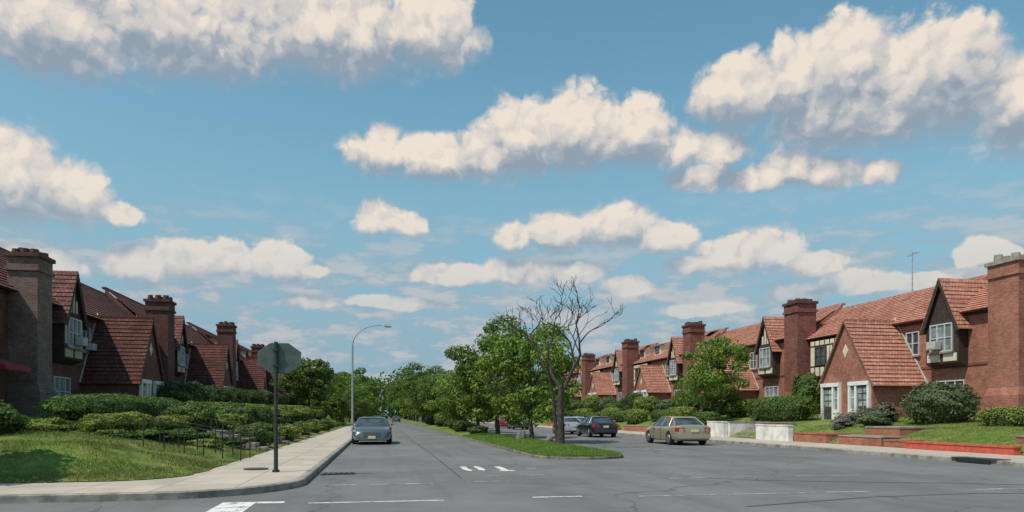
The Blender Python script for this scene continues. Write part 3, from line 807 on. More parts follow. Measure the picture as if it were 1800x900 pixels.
# trees
def make_crown_pts(H, R, base, nclump, per, seed):
    rg = np.random.default_rng(seed)
    cs = []
    zc = (H + base) / 2; rz = (H - base) / 2
    while len(cs) < nclump:
        d = rg.normal(0, 1, 3); d /= np.linalg.norm(d)
        k = rg.uniform(.35, 1.05) ** .6
        c = np.array([d[0] * R * k, d[1] * R * k, zc + d[2] * rz * k])
        wob = 1 + .28 * math.sin(3 * math.atan2(d[1], d[0]) + seed)
        c[0] *= wob; c[1] *= wob
        cs.append(c)
    cs = np.array(cs)
    pts, nrm = [], []
    for c in cs:
        rr = rg.uniform(.11, .28) * R * 1.15
        m_ = int(per * rg.uniform(.5, 1.3))
        d = rg.normal(0, 1, (m_, 3)); d /= np.linalg.norm(d, axis=1)[:, None]
        k = rg.uniform(.3, 1.15, m_) ** .5
        p_ = c + d * (rr * k)[:, None] * np.array([1.15, 1.15, .75])
        pts.append(p_); nrm.append(d + np.array([0, 0, .35]))
    return cs, np.concatenate(pts), np.concatenate(nrm)

def build_tree(name, loc, H, R, base, nclump, per, seed, leaf, size, label, tr=.15, group='trees along the avenue', bark='bark'):
    E = empty(name, loc, label, 'tree', group)
    cs, P, N = make_crown_pts(H, R, base, nclump, per, seed)
    P[:, 2] = np.maximum(P[:, 2], .35)
    rg = random.Random(seed)
    mb = MB()
    th = base + (H - base) * .45
    tp = [(0, 0, -.3), (.03, 0, .3), (rg.uniform(-.1, .1), rg.uniform(-.1, .1), base + .3), (rg.uniform(-.2, .2), rg.uniform(-.2, .2), th), (rg.uniform(-.2, .2), 0, th + (H - th) * .6)]
    mb.tube(tp, [tr * 1.5, tr * 1.1, tr * .85, tr * .5, .03], 9)
    for c in cs[:: max(1, len(cs) // 16)]:
        s0 = Vector(tp[2]).lerp(Vector(tp[3]), rg.random())
        e = Vector(c); mid = s0.lerp(e, .5) + Vector((0, 0, -.15))
        mb.tube([s0, mid, e], [tr * .42, tr * .25, .02], 5)
    mk('trunk', mb, [M[bark]], E, smooth=True, ang=60)
    leaves_obj('crown', P, N, size, M[leaf], parent=E)
    return E

def copy_tree(src, loc, s, rot, label=None, sz=None):
    E = src.copy(); COL.objects.link(E); E.location = loc; E.scale = (s, s, sz or s); E.rotation_euler = (0, 0, rot)
    if label: E['label'] = label
    for ch in src.children:
        c = ch.copy(); COL.objects.link(c); c.parent = E
    return E

T0 = build_tree('street_tree', (8.6, 40.5, .2), 6.8, 2.75, .9, 66, 220, 31, 'leaf_bright', .105, 'loose yellow-green street tree with low crown on the median', tr=.12)
T1 = build_tree('street_tree', (7.9, 48.5, .2), 7.8, 2.75, 1.2, 64, 230, 3, 'leaf', .11, 'leafy green street tree on the grass median')
T2 = build_tree('street_tree', (7.6, 56.5, .2), 6.3, 2.75, .9, 58, 230, 5, 'leaf_bright', .11, 'bright green bushy street tree on the grass median')
T3 = build_tree('street_tree', (7.6, 65.0, .2), 6.4, 2.8, 1.2, 54, 230, 9, 'leaf', .125, 'green street tree with uneven crown on the median')
T5 = build_tree('avenue_tree', (-9.5, 99, 2.0), 8.0, 3.6, 1.5, 65, 240, 17, 'leaf', .16, 'dark green tree beyond the brick row houses')
T4 = build_tree('garden_tree', (25.6, 52.0, zright(25.6, 52) - .1), 6.7, 2.65, 1.2, 62, 190, 12, 'leaf_bright', .105, 'light green open tree in front of the brick row house')
src = [T1, T2, T3, T5]
y = 73.5
i = 0
while y < 300:
    s = random.uniform(.88, 1.08) * min(1.9, y * .0068 + .42)
    copy_tree(src[(i + 1) % 4], (7.7 + random.uniform(-.5, .5) + max(0, s - 1.1) * 1.8, y, .15), s, random.random() * 6.28, 'green street tree further along the median')
    y += 8.0 + random.uniform(-1, 2.5) + y * .035; i += 1
src2 = [T5, T3, T2, T1]
for (x, y, s) in ((-8.5, 112, .9), (-12, 122, 1.05), (-5.2, 150, 1.1), (-5.5, 128, .7), (-9, 140, 1.1), (-5.8, 172, 1.4), (-10, 200, 1.9), (-6.5, 225, 1.8), (-16, 135, 1.3),
                  (-7, 260, 2.2), (-14, 280, 2.5), (-20, 150, 1.4), (-13, 165, 1.5), (-22, 180, 1.8), (-6.5, 108, .55), (-5.0, 138, .8), (-5.8, 196, 1.6)):
    copy_tree(src2[int(abs(x * 3 + y)) % 4], (x, y, zleft(x, y) - .3 if x < -4.6 else .1), s, random.random() * 6.28, 'green tree beyond the brick row houses beside the pavement')
for (x, y, s) in ((24, 116, .9), (21, 128, 1.1), (25, 135, 1.2), (21, 150, 1.2), (30, 140, 1.3), (22, 175, 1.5), (30, 190, 1.8), (22, 215, 1.7), (28, 124, 1.1), (36, 132, 1.2)):
    copy_tree(src2[int(abs(x * 3 + y)) % 4], (x, y, zright(x, y) - .2 if x > 23 else .12), s, random.random() * 6.28, 'green tree beside the garden walls beyond the row')
copy_tree(T1, (-11.9, 16.1, .14), .85, 1.0, 'unseen tree added on the side street pavement to shade the lawn')  # out-of-view tree added for its shadow on the lawn

cl = []
for i in range(260):
    x = random.uniform(-150, 170); yv = random.uniform(335, 410)
    h = 20 + 6 * mnoise.noise((x * .03, 0, 0)) + random.uniform(-3, 3)
    cl.append((x, yv, h))
P = []
for (x, yv, h) in cl:
    d = RNG.normal(0, 1, (230, 3)); d /= np.linalg.norm(d, axis=1)[:, None]
    P.append(np.array([x, yv, h * .5]) + d * np.array([5.5, 5, h * .52]) * RNG.uniform(.8, 1.08, 230)[:, None])
P = np.concatenate(P)
o = leaves_obj('wood', P, np.tile(np.array([0, -.3, .6]), (len(P), 1)), .8, M['leaf'], jit=.8)
o['kind'] = 'stuff'; o['label'] = 'distant mass of green trees closing the avenue'; o['category'] = 'trees'

# bare tree: several seeds are grown as skeletons, the most even, wide crown is kept
E = empty('bare_tree', (8.25, 32.3, .2), 'leafless dead dark tree with twisted bare branches on the median', 'tree')
def skeleton(seed):
    rg = random.Random(seed); S = []
    def grow(p, d, L, r_, depth):
        pts = [p]; rs = [r_]; q = p.copy(); dd = d.copy()
        for i in range(4):
            dd = (dd + Vector((rg.gauss(0, .17), rg.gauss(0, .17), rg.gauss(.05, .09)))).normalized()
            q = q + dd * L / 4
            pts.append(q.copy()); rs.append(r_ * (1 - .36 * (i + 1) / 4))
        S.append((pts, rs, depth))
        if depth >= 6: return
        nb = 2 if depth < 4 else rg.choice([1, 2, 2])
        if depth == 1: nb = 3
        for b_ in range(nb):
            ax = Vector((rg.gauss(0, 1.2), rg.gauss(0, .8), rg.gauss(0, .25))).normalized()
            sp = .5 if depth < 2 else .72
            nd_ = (dd + ax * rg.uniform(sp * .7, sp * 1.4) + Vector((0, 0, .08))).normalized()
            st = pts[-1] if b_ < 2 else pts[rg.choice([1, 2, 3])]
            grow(st, nd_, L * rg.uniform(.66, .88), max(.0115, r_ * (.68 if b_ == 0 else .54)), depth + 1)
    grow(Vector((.04, .02, 2.6)), Vector((-.30, .05, 1)).normalized(), 1.4, .10, 0)
    grow(Vector((.05, .0, 2.5)), Vector((.26, -.08, 1)).normalized(), 1.45, .10, 0)
    grow(Vector((-.6, 0, 3.35)), Vector((-.7, .1, 1)).normalized(), 1.15, .045, 3)
    return S
best = None
for sd in range(140):
    S = skeleton(sd)
    pts = np.array([tuple(p) for (ps, rs, d_) in S if d_ >= 2 for p in ps])
    xs, zs = pts[:, 0], pts[:, 2]
    lo, hi = np.percentile(xs, 3), np.percentile(xs, 97); top_ = zs.max()
    sc_ = abs(lo + 2.5) + abs(hi - 2.5) + 1.2 * abs(top_ - 7.9) + abs(np.mean(xs)) + .8 * abs(np.std(xs) - 1.25) + .6 * abs(len(S) - 210) / 100
    if best is None or sc_ < best[0]: best = (sc_, S)
trunkb = MB(); br = MB()
for (ps, rs, d_) in best[1]:
    br.tube(ps, rs, 7 if d_ < 3 else 4, cap=d_ > 4)
trunkb.tube([(0, 0, -.25), (.0, 0, .15), (.03, 0, .9), (-.02, .02, 2.0), (.05, .02, 2.75)], [.30, .20, .165, .15, .12], 10)
trunkb.tube([(-.12, .05, .1), (-.25, .1, 1.2), (-.34, .1, 2.4), (-.62, 0, 3.4)], [.11, .09, .07, .045], 7)
mk('trunk', trunkb, [M['bark_grey']], E, smooth=True, ang=60)
mk('branches', br, [M['bark_grey']], E, smooth=True, ang=60)

for (x, y, s) in ((7.6, 38.6, .38), (8.6, 36.0, .24)):
    bm = bmesh.new(); bmesh.ops.create_icosphere(bm, subdivisions=3, radius=1)
    for v in bm.verts:
        k = 1 + .3 * mnoise.noise(v.co * 1.5 + Vector((x, y, 0))); v.co = Vector((v.co.x * k * s * .8, v.co.y * k * s * .8, max(-.2, v.co.z * k) * s * 1.4))
    me = bpy.data.meshes.new('boulder'); bm.to_mesh(me); bm.free(); me.materials.append(M['boulder'])
    o = bpy.data.objects.new('boulder', me); COL.objects.link(o); o.location = (x, y, .25); tag(o, 'dark grey boulder standing on the grass median', 'rock', 'boulders on the median')
for (x, y, s) in ((6.9, 60, 1.0), (7.6, 70, 1.2), (7.0, 52, .7), (7.5, 84, 1.4), (7.4, 100, 1.6)):
    shrub('bush', x, y, .15, .9 * s, 1.3 * s, .9 * s, 1100, M['leaf_dark'], 'low dark shrub beneath the median trees', 'bush', 2.2, .09, HG, .4)

# grass blades
def grass(name, pts, h, mat, label):
    n = len(pts); P = np.array(pts)
    a = RNG.uniform(0, 6.28, n); w = .012
    V = np.empty((n, 3, 3))
    dx = np.cos(a) * w; dy = np.sin(a) * w
    hh = h * RNG.uniform(.5, 1.4, n)
    V[:, 0] = P + np.stack([dx, dy, -.02 + 0 * dx], 1); V[:, 1] = P - np.stack([dx, dy, .02 + 0 * dx], 1)
    V[:, 2] = P + np.stack([RNG.normal(0, .35, n) * hh, RNG.normal(0, .35, n) * hh, hh], 1)
    me = bpy.data.meshes.new(name)
    me.vertices.add(n * 3); me.vertices.foreach_set('co', V.reshape(-1).astype(np.float32))
    me.loops.add(n * 3); me.loops.foreach_set('vertex_index', np.arange(n * 3, dtype=np.int32))
    me.polygons.add(n); me.polygons.foreach_set('loop_start', np.arange(0, n * 3, 3, dtype=np.int32)); me.polygons.foreach_set('loop_total', np.full(n, 3, dtype=np.int32))
    me.materials.append(mat); me.update(calc_edges=True)
    o = bpy.data.objects.new(name, me); COL.objects.link(o); o['kind'] = 'stuff'; o['label'] = label; o['category'] = 'grass'
M['blade'] = leaf_mat('grass_blades', (.11, .155, .03), (.29, .31, .10), .3)
M['blade_med'] = leaf_mat('median_grass_blades', (.10, .18, .03), (.25, .36, .07), .3)
pts = []
while len(pts) < 36000:
    x = -4.5 - 9 * random.random() ** 1.3; y = 16.9 + 14 * random.random() ** 1.3
    if edge_s(-4.5 - x, y - 16.9) > .02 and mnoise.noise((x * .7, y * .7, 5)) + .5 * mnoise.noise((x * 2, y * 2, 8)) > random.uniform(-.35, .3): pts.append((x, y, zleft(x, y)))
grass('grass', pts, .06, M['blade'], 'short mown lawn grass with dry patches')
pts = []
while len(pts) < 28000:
    w = random.uniform(-1, 1); y = 24.8 + 26 * random.random() ** 1.5
    pts.append((MX + w * (med_hw(y) + .05), y, med_z(w, y)))
grass('grass', pts, .075, M['blade_med'], 'bright green grass covering the median')
pts = []
while len(pts) < 22000:
    x = 23.2 + 6 * random.random(); y = 20 + 18 * random.random(); pts.append((x, y, zright(x, y)))
grass('grass', pts, .06, M['blade'], 'dry green lawn grass on the raised gardens')

# ------------------------------------------------------------ street furniture
E = empty('stop_sign', (-2.65, 19.0, .15), 'stop sign seen from behind, grey metal back on a dark post', 'sign')
mb = MB(); mb.tube([(0, 0, -.05), (0, 0, 3.33)], [.055, .05], 10); mb.tube([(0, 0, 0), (0, 0, .06)], [.1, .09], 10)
mk('post', mb, [M['postgreen']], E)
c8 = [(.08 + .54 * math.cos(rad(22.5 + 45 * i)) / math.cos(rad(22.5)), .385 * math.sin(rad(22.5 + 45 * i)) / math.cos(rad(22.5))) for i in range(8)]
mb = MB(); zc = 2.92
mb.hull([(x, .055, zc + z) for x, z in c8], [(x, .062, zc + z) for x, z in c8], 0)
p = mk('sign_panel', mb, [M['signback']], E)
mb = MB(); mb.poly([(.08 + (x - .08) * .97, .064, zc + z * .97) for x, z in c8]); f = mk('sign_face', mb, [M['red']], p)
mb = MB()
mb.box(-.07, .07, -.062, .05, zc - .22, zc - .18); mb.box(-.07, .07, -.062, .05, zc + .18, zc + .22)
mk('bracket', mb, [M['postgreen']], E)
cu = bpy.data.curves.new('stop_text', 'FONT'); cu.body = 'STOP'; cu.size = .42; cu.align_x = 'CENTER'; cu.align_y = 'CENTER'; cu.extrude = .001
to = bpy.data.objects.new('tmp_text', cu); COL.objects.link(to)
bpy.context.view_layer.update()
me = bpy.data.meshes.new_from_object(to.evaluated_get(bpy.context.evaluated_depsgraph_get()))
bpy.data.objects.remove(to)
me.materials.clear(); me.materials.append(M['white'])
lo = bpy.data.objects.new('lettering', me); COL.objects.link(lo); lo.parent = p; lo.location = (.08, .067, zc); lo.rotation_euler = (rad(90), 0, rad(180))

E = empty('street_lamp', (-2.4, 62.0, .15), 'tall grey steel street lamp with curved arm over the road', 'street lamp')
mb = MB(); mb.tube([(0, 0, 0), (0, 0, .5), (0, 0, .55), (0, 0, 7.4)], [.16, .15, .1, .075], 10)
mk('pole', mb, [M['metal']], E, smooth=True)
mb = MB()
pts = [(0, 0, 7.3)]
for i in range(9):
    a = rad(90 * i / 8); pts.append((2.2 - 2.2 * math.cos(a), 0, 7.4 + 1.75 * math.sin(a)))
pts.append((2.5, 0, 9.17))
mb.tube(pts, [.07] + [.06 - .002 * i for i in range(10)], 8); mk('arm', mb, [M['metal']], E, smooth=True)
mb = MB(); mb.hull([(2.45, -.11, 9.1), (3.3, -.15, 9.06), (3.3, .15, 9.06), (2.45, .11, 9.1)], [(2.45, -.07, 9.24), (3.15, -.1, 9.26), (3.15, .1, 9.26), (2.45, .07, 9.24)])
lh = mk('lamp_head', mb, [M['metal']], E)
mb = MB(); mb.hull([(2.75, -.1, 9.0), (3.2, -.1, 9.0), (3.2, .1, 9.0), (2.75, .1, 9.0)], [(2.7, -.12, 9.075), (3.25, -.12, 9.055), (3.25, .12, 9.055), (2.7, .12, 9.075)]); mk('lens', mb, [M['glass_curtain']], lh)

# ------------------------------------------------------------ cars
def carpaint(name, col, metal=.35):
    m, nt, b = new_mat(name)
    f = pos_noise(nt, 2.5, 4)
    c = mixc(nt, mth(nt, 'MULTIPLY', ramp(nt, f, .4, .7), .4), col, tuple(x * .8 + .01 for x in col))
    nt.links.new(c, b.inputs['Base Color'])
    b.inputs['Metallic'].default_value = metal; b.inputs['Roughness'].default_value = .30
    b.inputs['Coat Weight'].default_value = .6; b.inputs['Coat Roughness'].default_value = .06
    return m
M['lamp_glass'] = plain('headlight_glass', (.62, .64, .64), .12, var=.1)
M['tail'] = plain('tail_light', (.38, .02, .02), .2, var=.1)
M['plate'] = plain('number_plate', (.7, .62, .3), .5, var=.1)
M['rim'] = plain('alloy_rim', (.5, .5, .5), .35, metal=.8, var=.1)
M['plastic'] = plain('dark_plastic', (.03, .03, .032), .5)

def make_car(loc, rot, paint, label, group=None, sc=(1, 1, 1), name='parked_car'):
    E = empty(name, loc, label, 'car', group or 'cars parked along the avenue', rot)
    E.scale = sc
    xs0 = [-2.35, -2.28, -2.1, -1.6, -1.1, 0, .9, 1.3, 1.8, 2.12, 2.28, 2.36]
    zt0 = [.78, .95, 1.01, 1.02, .99, .96, .97, .95, .87, .78, .68, .55]
    hw0 = [.70, .80, .85, .885, .90, .91, .905, .895, .865, .80, .73, .62]
    zb0 = [.34, .27, .24, .22, .2, .2, .2, .2, .21, .22, .24, .28]
    st = sorted(set([round(x, 3) for x in list(np.linspace(-2.35, 2.36, 22))] + xs0 +
                    [round(w + o, 4) for w in (-1.36, 1.38) for o in (-.37, -.369, -.33, -.25, -.13, 0, .13, .25, .33, .369, .37)]))
    body = MB(); rings = []
    for x in st:
        zt = np.interp(x, xs0, zt0); hw = np.interp(x, xs0, hw0); zb = np.interp(x, xs0, zb0)
        ar = 0
        for w in (-1.36, 1.38):
            if abs(x - w) < .3695: ar = .33 + math.sqrt(max(0, .37 ** 2 - (x - w) ** 2)) * .98
        z1 = max(zb, ar); z2 = max(zb + .1, ar + .015); z3 = max(.5, ar + .05); flare = .012 if ar else 0
        half = [(0, z1), (hw * .88, z1), (hw * .975 + flare, z2), (hw + flare, z3), (hw * .995, max(z3 + .02, zt - .2)), (hw * .965, zt - .09), (hw * .90, zt - .02), (hw * .6, zt + .015), (0, zt + .03)]
        ring_ = [(x, y, z) for y, z in half] + [(x, -y, z) for y, z in reversed(half[1:-1])]
        rings.append(len(body.v)); body.v += ring_
    n = len(ring_)
    for a, b_ in zip(rings, rings[1:]):
        for k in range(n): body.f.append((a + k, a + (k + 1) % n, b_ + (k + 1) % n, b_ + k)); body.m.append(0)
    body.f.append(tuple(range(rings[0], rings[0] + n))); body.m.append(0)
    body.f.append(tuple(range(rings[-1], rings[-1] + n))); body.m.append(0)
    mk('body', body, [paint], E, smooth=True, ang=32)
    B = {'r': (-1.78, .72, 1.0), 'b': (-1.0, .83, .97), 'c': (.35, .835, .96), 'f': (1.12, .74, .96)}
    R = {'r': (-1.12, .56, 1.38), 'm': (-.4, .61, 1.44), 'f': (.28, .585, 1.42)}
    mir = lambda p: (p[0], -p[1], p[2])
    g_ = MB(); g_.poly([B['f'], mir(B['f']), mir(R['f']), R['f']]); mk('windshield', g_, [M['carglass']], E)
    g_ = MB(); g_.poly([B['r'], mir(B['r']), mir(R['r']), R['r']]); mk('rear_window', g_, [M['carglass']], E)
    for s_ in (1, -1):
        f_ = (lambda p: p) if s_ == 1 else mir
        g_ = MB(); g_.poly([f_(B['r']), f_(B['b']), f_(R['m']), f_(R['r'])]); g_.poly([f_(B['b']), f_(B['c']), f_(R['f']), f_(R['m'])]); g_.poly([f_(B['c']), f_(B['f']), f_(R['f'])])
        mk('side_window', g_, [M['carglass']], E)
    rf = MB(); rows = []
    for (x, hw), z in zip([(-1.2, .50), (-1.05, .56), (-.6, .61), (-.1, .61), (.25, .59), (.36, .55)], [1.36, 1.41, 1.445, 1.45, 1.43, 1.39]):
        rows.append([(x, hw * k, z + .03 * (1 - k * k)) for k in (-1.03, -.7, 0, .7, 1.03)])
    for a, b_ in zip(rows, rows[1:]):
        for k in range(4): rf.poly([a[k], a[k + 1], b_[k + 1], b_[k]])
    mk('roof', rf, [paint], E, smooth=False)
    pl = MB()
    for s_ in (1, -1):
        f_ = (lambda p: p) if s_ == 1 else mir
        pl.tube([f_(B['f']), f_(R['f']), f_(R['m']), f_(R['r']), f_(B['r'])], [.035, .03, .03, .035, .05], 6)
        pl.tube([f_((-.38, .83, .96)), f_((-.42, .615, 1.43))], [.03, .025], 6)
        pl.tube([f_((-1.25, .80, .98)), f_((-1.1, .585, 1.39))], [.03, .025], 6)
    mk('pillar', pl, [paint], E, smooth=True)
    for s_ in (1, -1):
        mb_ = MB(); mb_.hull([(.75, s_ * .86, .98), (.9, s_ * .86, .98), (.9, s_ * 1.04, 1.0), (.78, s_ * 1.04, 1.0)], [(.76, s_ * .88, 1.1), (.87, s_ * .88, 1.1), (.87, s_ * 1.03, 1.11), (.78, s_ * 1.03, 1.11)]); mk('mirror', mb_, [paint], E)
        hl_ = MB(); hl_.hull([(2.13, s_ * .42, .58), (2.30, s_ * .42, .56), (2.20, s_ * .74, .60), (1.86, s_ * .835, .64)], [(2.10, s_ * .42, .73), (2.255, s_ * .42, .70), (2.13, s_ * .745, .74), (1.84, s_ * .85, .77)]); mk('headlight', hl_, [M['lamp_glass']], E)
        tl = MB(); tl.hull([(-2.1, s_ * .855, .70), (-2.31, s_ * .79, .70), (-2.37, s_ * .48, .70), (-2.2, s_ * .48, .70)], [(-2.1, s_ * .86, .90), (-2.285, s_ * .80, .90), (-2.33, s_ * .48, .90), (-2.2, s_ * .48, .90)]); mk('tail_light', tl, [M['tail']], E)
    gr = MB(); gr.hull([(2.2, -.36, .44), (2.395, -.36, .44), (2.395, .36, .44), (2.2, .36, .44)], [(2.2, -.4, .67), (2.33, -.4, .67), (2.33, .4, .67), (2.2, .4, .67)]); go = mk('grille', gr, [M['plastic']], E)
    for q in (.50, .57, .63):
        gb = MB(); gb.box(2.33, 2.40 - (q - .44) * .22, -.37, .37, q - .008, q + .008); mk('grille_bar', gb, [M['rim']], go)
    bp_ = MB(); bp_.hull([(2.1, -.78, .26), (2.34, -.7, .26), (2.44, 0, .26), (2.34, .7, .26), (2.1, .78, .26)], [(2.1, -.8, .42), (2.32, -.72, .42), (2.42, 0, .42), (2.32, .72, .42), (2.1, .8, .42)]); mk('bumper', bp_, [paint], E, smooth=True)
    ai = MB(); ai.box(2.30, 2.425, -.5, .5, .215, .257); mk('air_intake', ai, [M['plastic']], E)
    bp_ = MB(); bp_.hull([(-2.1, -.82, .36), (-2.38, -.76, .36), (-2.44, 0, .36), (-2.38, .76, .36), (-2.1, .82, .36)], [(-2.1, -.84, .58), (-2.36, -.77, .58), (-2.42, 0, .58), (-2.36, .77, .58), (-2.1, .84, .58)]); mk('bumper', bp_, [paint], E, smooth=True)
    np_ = MB(); np_.box(2.43, 2.455, -.17, .17, .33, .47); mk('number_plate', np_, [M['plate']], E)
    np_ = MB(); np_.box(-2.40, -2.36, -.17, .17, .68, .82); mk('number_plate', np_, [M['plate']], E)
    ub = MB(); ub.box(-2.0, 2.0, -.68, .68, .2, .62); mk('underbody', ub, [M['black']], E)
    dl = MB()
    for s_ in (1, -1):
        for x in (-.40, .62): dl.box(x - .006, x + .006, s_ * .905 - .008, s_ * .905 + .008, .3, .92)
        for x in (-.28, .78 - .35): dl.box(x, x + .16, s_ * .912 - .012, s_ * .912 + .012, .80, .825)
    mk('door_seam', dl, [M['plastic']], E)
    for wx in (-1.36, 1.38):
        for s_ in (1, -1):
            tr_ = MB()
            tr_.tube([(0, s_ * -.11, 0), (0, s_ * -.09, 0), (0, s_ * .09, 0), (0, s_ * .11, 0)], [.29, .33, .33, .29], 20)
            wo = mk('wheel', tr_, [M['black']], E, smooth=True, loc=(wx, s_ * .795, .33))
            ri = MB(); ri.tube([(0, s_ * .105, 0), (0, s_ * .118, 0)], [.215, .205], 16)
            mk('rim', ri, [M['rim']], wo)
            hb = MB()
            for q in range(5):
                a = rad(72 * q + 36); c_, s2 = math.cos(a), math.sin(a)
                hb.tube([(c_ * .09, s_ * .119, s2 * .09), (c_ * .19, s_ * .119, s2 * .19)], [.018, .026], 5)
            mk('spoke', hb, [M['plastic']], wo)
    return E

make_car((-.50, 41.6, .004), rad(-90), carpaint('steel_blue_paint', (.10, .125, .145)), 'blue-grey sedan parked against the kerb, front towards the intersection', sc=(1.03, 1.18, 1.02))
make_car((16.25, 37.6, .004), rad(90), carpaint('champagne_paint', (.38, .32, .22)), 'champagne gold sedan seen from behind beside the pavement', sc=(1.06, 1.16, 1.05))
make_car((15.8, 51.2, .004), rad(90), carpaint('black_paint', (.018, .02, .03)), 'black sedan parked near the median trees', sc=(1.05, 1.12, 1.05))
make_car((15.8, 59.5, .004), rad(90), carpaint('silver_paint', (.45, .48, .52)), 'silver-blue car parked ahead of a black sedan')
make_car((15.4, 79.8, .004), rad(90), carpaint('dark_blue_paint', (.05, .06, .09)), 'dark car parked far along the avenue')
make_car((15.2, 88.5, .004), rad(90), carpaint('red_paint', (.32, .03, .03)), 'red car parked far along the avenue')
make_car((18.3, 66.0, .004), rad(90), carpaint('white_paint_car', (.6, .6, .6)), 'white car parked beside garden walls')
make_car((-.7, 150, .004), rad(-90), carpaint('far_dark_paint', (.05, .05, .06)), 'small dark car at the end of the road')
make_car((3.4, 165, .004), rad(90), carpaint('far_silver_paint', (.10, .10, .11)), 'small grey car at the end of the road')

# ------------------------------------------------------------ camera
TH = math.atan(230 / 1250)
cam = bpy.data.cameras.new('camera'); co = bpy.data.objects.new('camera', cam); COL.objects.link(co)
co.location = (0, 0, 1.6); co.rotation_euler = (rad(90), 0, -TH)
cam.sensor_width = 36; cam.lens = 36 * 1250 / 1800; cam.shift_y = 280 / 1800
cam.clip_end = 5000; cam.clip_start = .1
scene.camera = co

# ------------------------------------------------------------ sun
SD = Vector((-.50, -.24, .83)).normalized()
sun = bpy.data.lights.new('sun', 'SUN'); sun.energy = 3.8; sun.angle = rad(.5); sun.color = (1, .93, .81)
so = bpy.data.objects.new('sun', sun); COL.objects.link(so); so.rotation_euler = SD.to_track_quat('Z', 'Y').to_euler(); so.location = (0, 0, 60)

# ------------------------------------------------------------ world with clouds
w = bpy.data.worlds.new('World'); scene.world = w; w.use_nodes = True
nt = w.node_tree; nt.nodes.clear()
out = nt.nodes.new('ShaderNodeOutputWorld')
sky = nd(nt, 'ShaderNodeTexSky', sky_type='NISHITA')
sky.sun_disc = False; sky.sun_elevation = math.asin(SD.z); sky.sun_rotation = math.atan2(SD.x, SD.y) % (2 * math.pi)
sky.air_density = 1.0; sky.dust_density = .6; sky.ozone_density = 1.5
def azel(px, py):
    u = (px - 900) / 1250; v = (730 - py) / 1250
    return math.atan(u) + TH, math.atan(v * math.cos(math.atan(u)))
PUFFS = [
 (90, 40, 220, 120, 118), (330, 40, 260, 120, 115), (580, 50, 220, 110, 105), (750, 60, 105, 90, 75),
 (20, 320, 120, 108, 85), (120, 345, 80, 68, 58), (205, 372, 50, 20, 22),
 (50, 455, 115, 30, 40), (250, 462, 80, 40, 46), (330, 458, 60, 44, 46), (400, 462, 55, 36, 28), (500, 465, 66, 46, 32), (550, 475, 34, 14, 14),
 (665, 262, 60, 44, 52), (760, 278, 95, 42, 48), (850, 270, 60, 60, 52), (920, 240, 90, 80, 86), (1020, 232, 110, 78, 84), (1120, 235, 75, 66, 66), (1190, 262, 75, 42, 42),
 (1265, 262, 62, 40, 30), (1230, 308, 75, 24, 30), (1340, 306, 95, 26, 32), (1400, 290, 66, 40, 44), (1460, 302, 62, 30, 34), (1540, 304, 60, 24, 26),
 (1300, 165, 90, 78, 72), (1400, 140, 80, 84, 90), (1480, 115, 110, 92, 150), (1590, 140, 90, 92, 130), (1680, 100, 100, 88, 172), (1790, 170, 110, 95, 115), (1500, 200, 190, 60, 78),
 (665, 385, 44, 36, 36), (715, 392, 42, 26, 30), (905, 416, 46, 34, 28), (985, 410, 64, 44, 42), (1080, 398, 80, 48, 48), (1165, 420, 66, 30, 30),
 (1280, 450, 76, 34, 34), (1345, 445, 66, 42, 38), (1430, 462, 54, 20, 22), (1220, 466, 60, 18, 18),
 (800, 482, 90, 22, 22), (900, 474, 80, 26, 26), (1000, 478, 80, 24, 22), (1105, 503, 52, 22, 20), (1420, 504, 90, 18, 22), (1500, 496, 90, 22, 24), (1620, 492, 90, 16, 18), (1710, 446, 46, 28, 26), (1765, 452, 36, 18, 18),
 (540, 530, 70, 18, 14), (700, 534, 110, 15, 12), (1240, 545, 90, 16, 12),
]
gt = bpy.data.node_groups.new('cloud_shape', 'ShaderNodeTree')
gt.interface.new_socket('Vector', in_out='INPUT', socket_type='NodeSocketVector')
gt.interface.new_socket('D', in_out='OUTPUT', socket_type='NodeSocketFloat')
gi = gt.nodes.new('NodeGroupInput'); go_ = gt.nodes.new('NodeGroupOutput')
P3 = gi.outputs[0]
cur = None
for (cx, cy, rx, ru, rdn) in PUFFS:
    a, e = azel(cx, cy); a2, _ = azel(cx + rx, cy); a1, _ = azel(cx - rx, cy); _, eu = azel(cx, cy - ru); _, ed = azel(cx, cy + rdn)
    ra = (a2 - a1) / 2; ru_ = eu - e; rd_ = e - ed
    q = vmth(gt, 'MULTIPLY_ADD', P3, (1 / ra, 1 / ru_, 1 / rd_), (-a / ra, -e / ru_, e / rd_))
    q = vmth(gt, 'MAXIMUM', q, (-999, 0, 0))
    l = vmth(gt, 'LENGTH', q)
    if cur is None: cur = l
    else:
        n_ = gt.nodes.new('ShaderNodeMath'); n_.operation = 'SMOOTH_MIN'; gt.links.new(cur, n_.inputs[0]); gt.links.new(l, n_.inputs[1]); n_.inputs[2].default_value = .16
        cur = n_.outputs[0]
gt.links.new(cur, go_.inputs[0])
gn = bpy.data.node_groups.new('cloud_billow', 'ShaderNodeTree')
gn.interface.new_socket('Vector', in_out='INPUT', socket_type='NodeSocketVector')
gn.interface.new_socket('D', in_out='OUTPUT', socket_type='NodeSocketFloat')
gi = gn.nodes.new('NodeGroupInput'); go_ = gn.nodes.new('NodeGroupOutput')
n1 = nd(gn, 'ShaderNodeTexNoise', {'Vector': gi.outputs[0], 'Scale': 18.0, 'Detail': 5.0, 'Roughness': .62}).outputs[0]
v0 = nd(gn, 'ShaderNodeTexVoronoi', {'Vector': gi.outputs[0], 'Scale': 26.0}, feature='F1').outputs[0]
v1 = nd(gn, 'ShaderNodeTexVoronoi', {'Vector': gi.outputs[0], 'Scale': 60.0}, feature='F1').outputs[0]
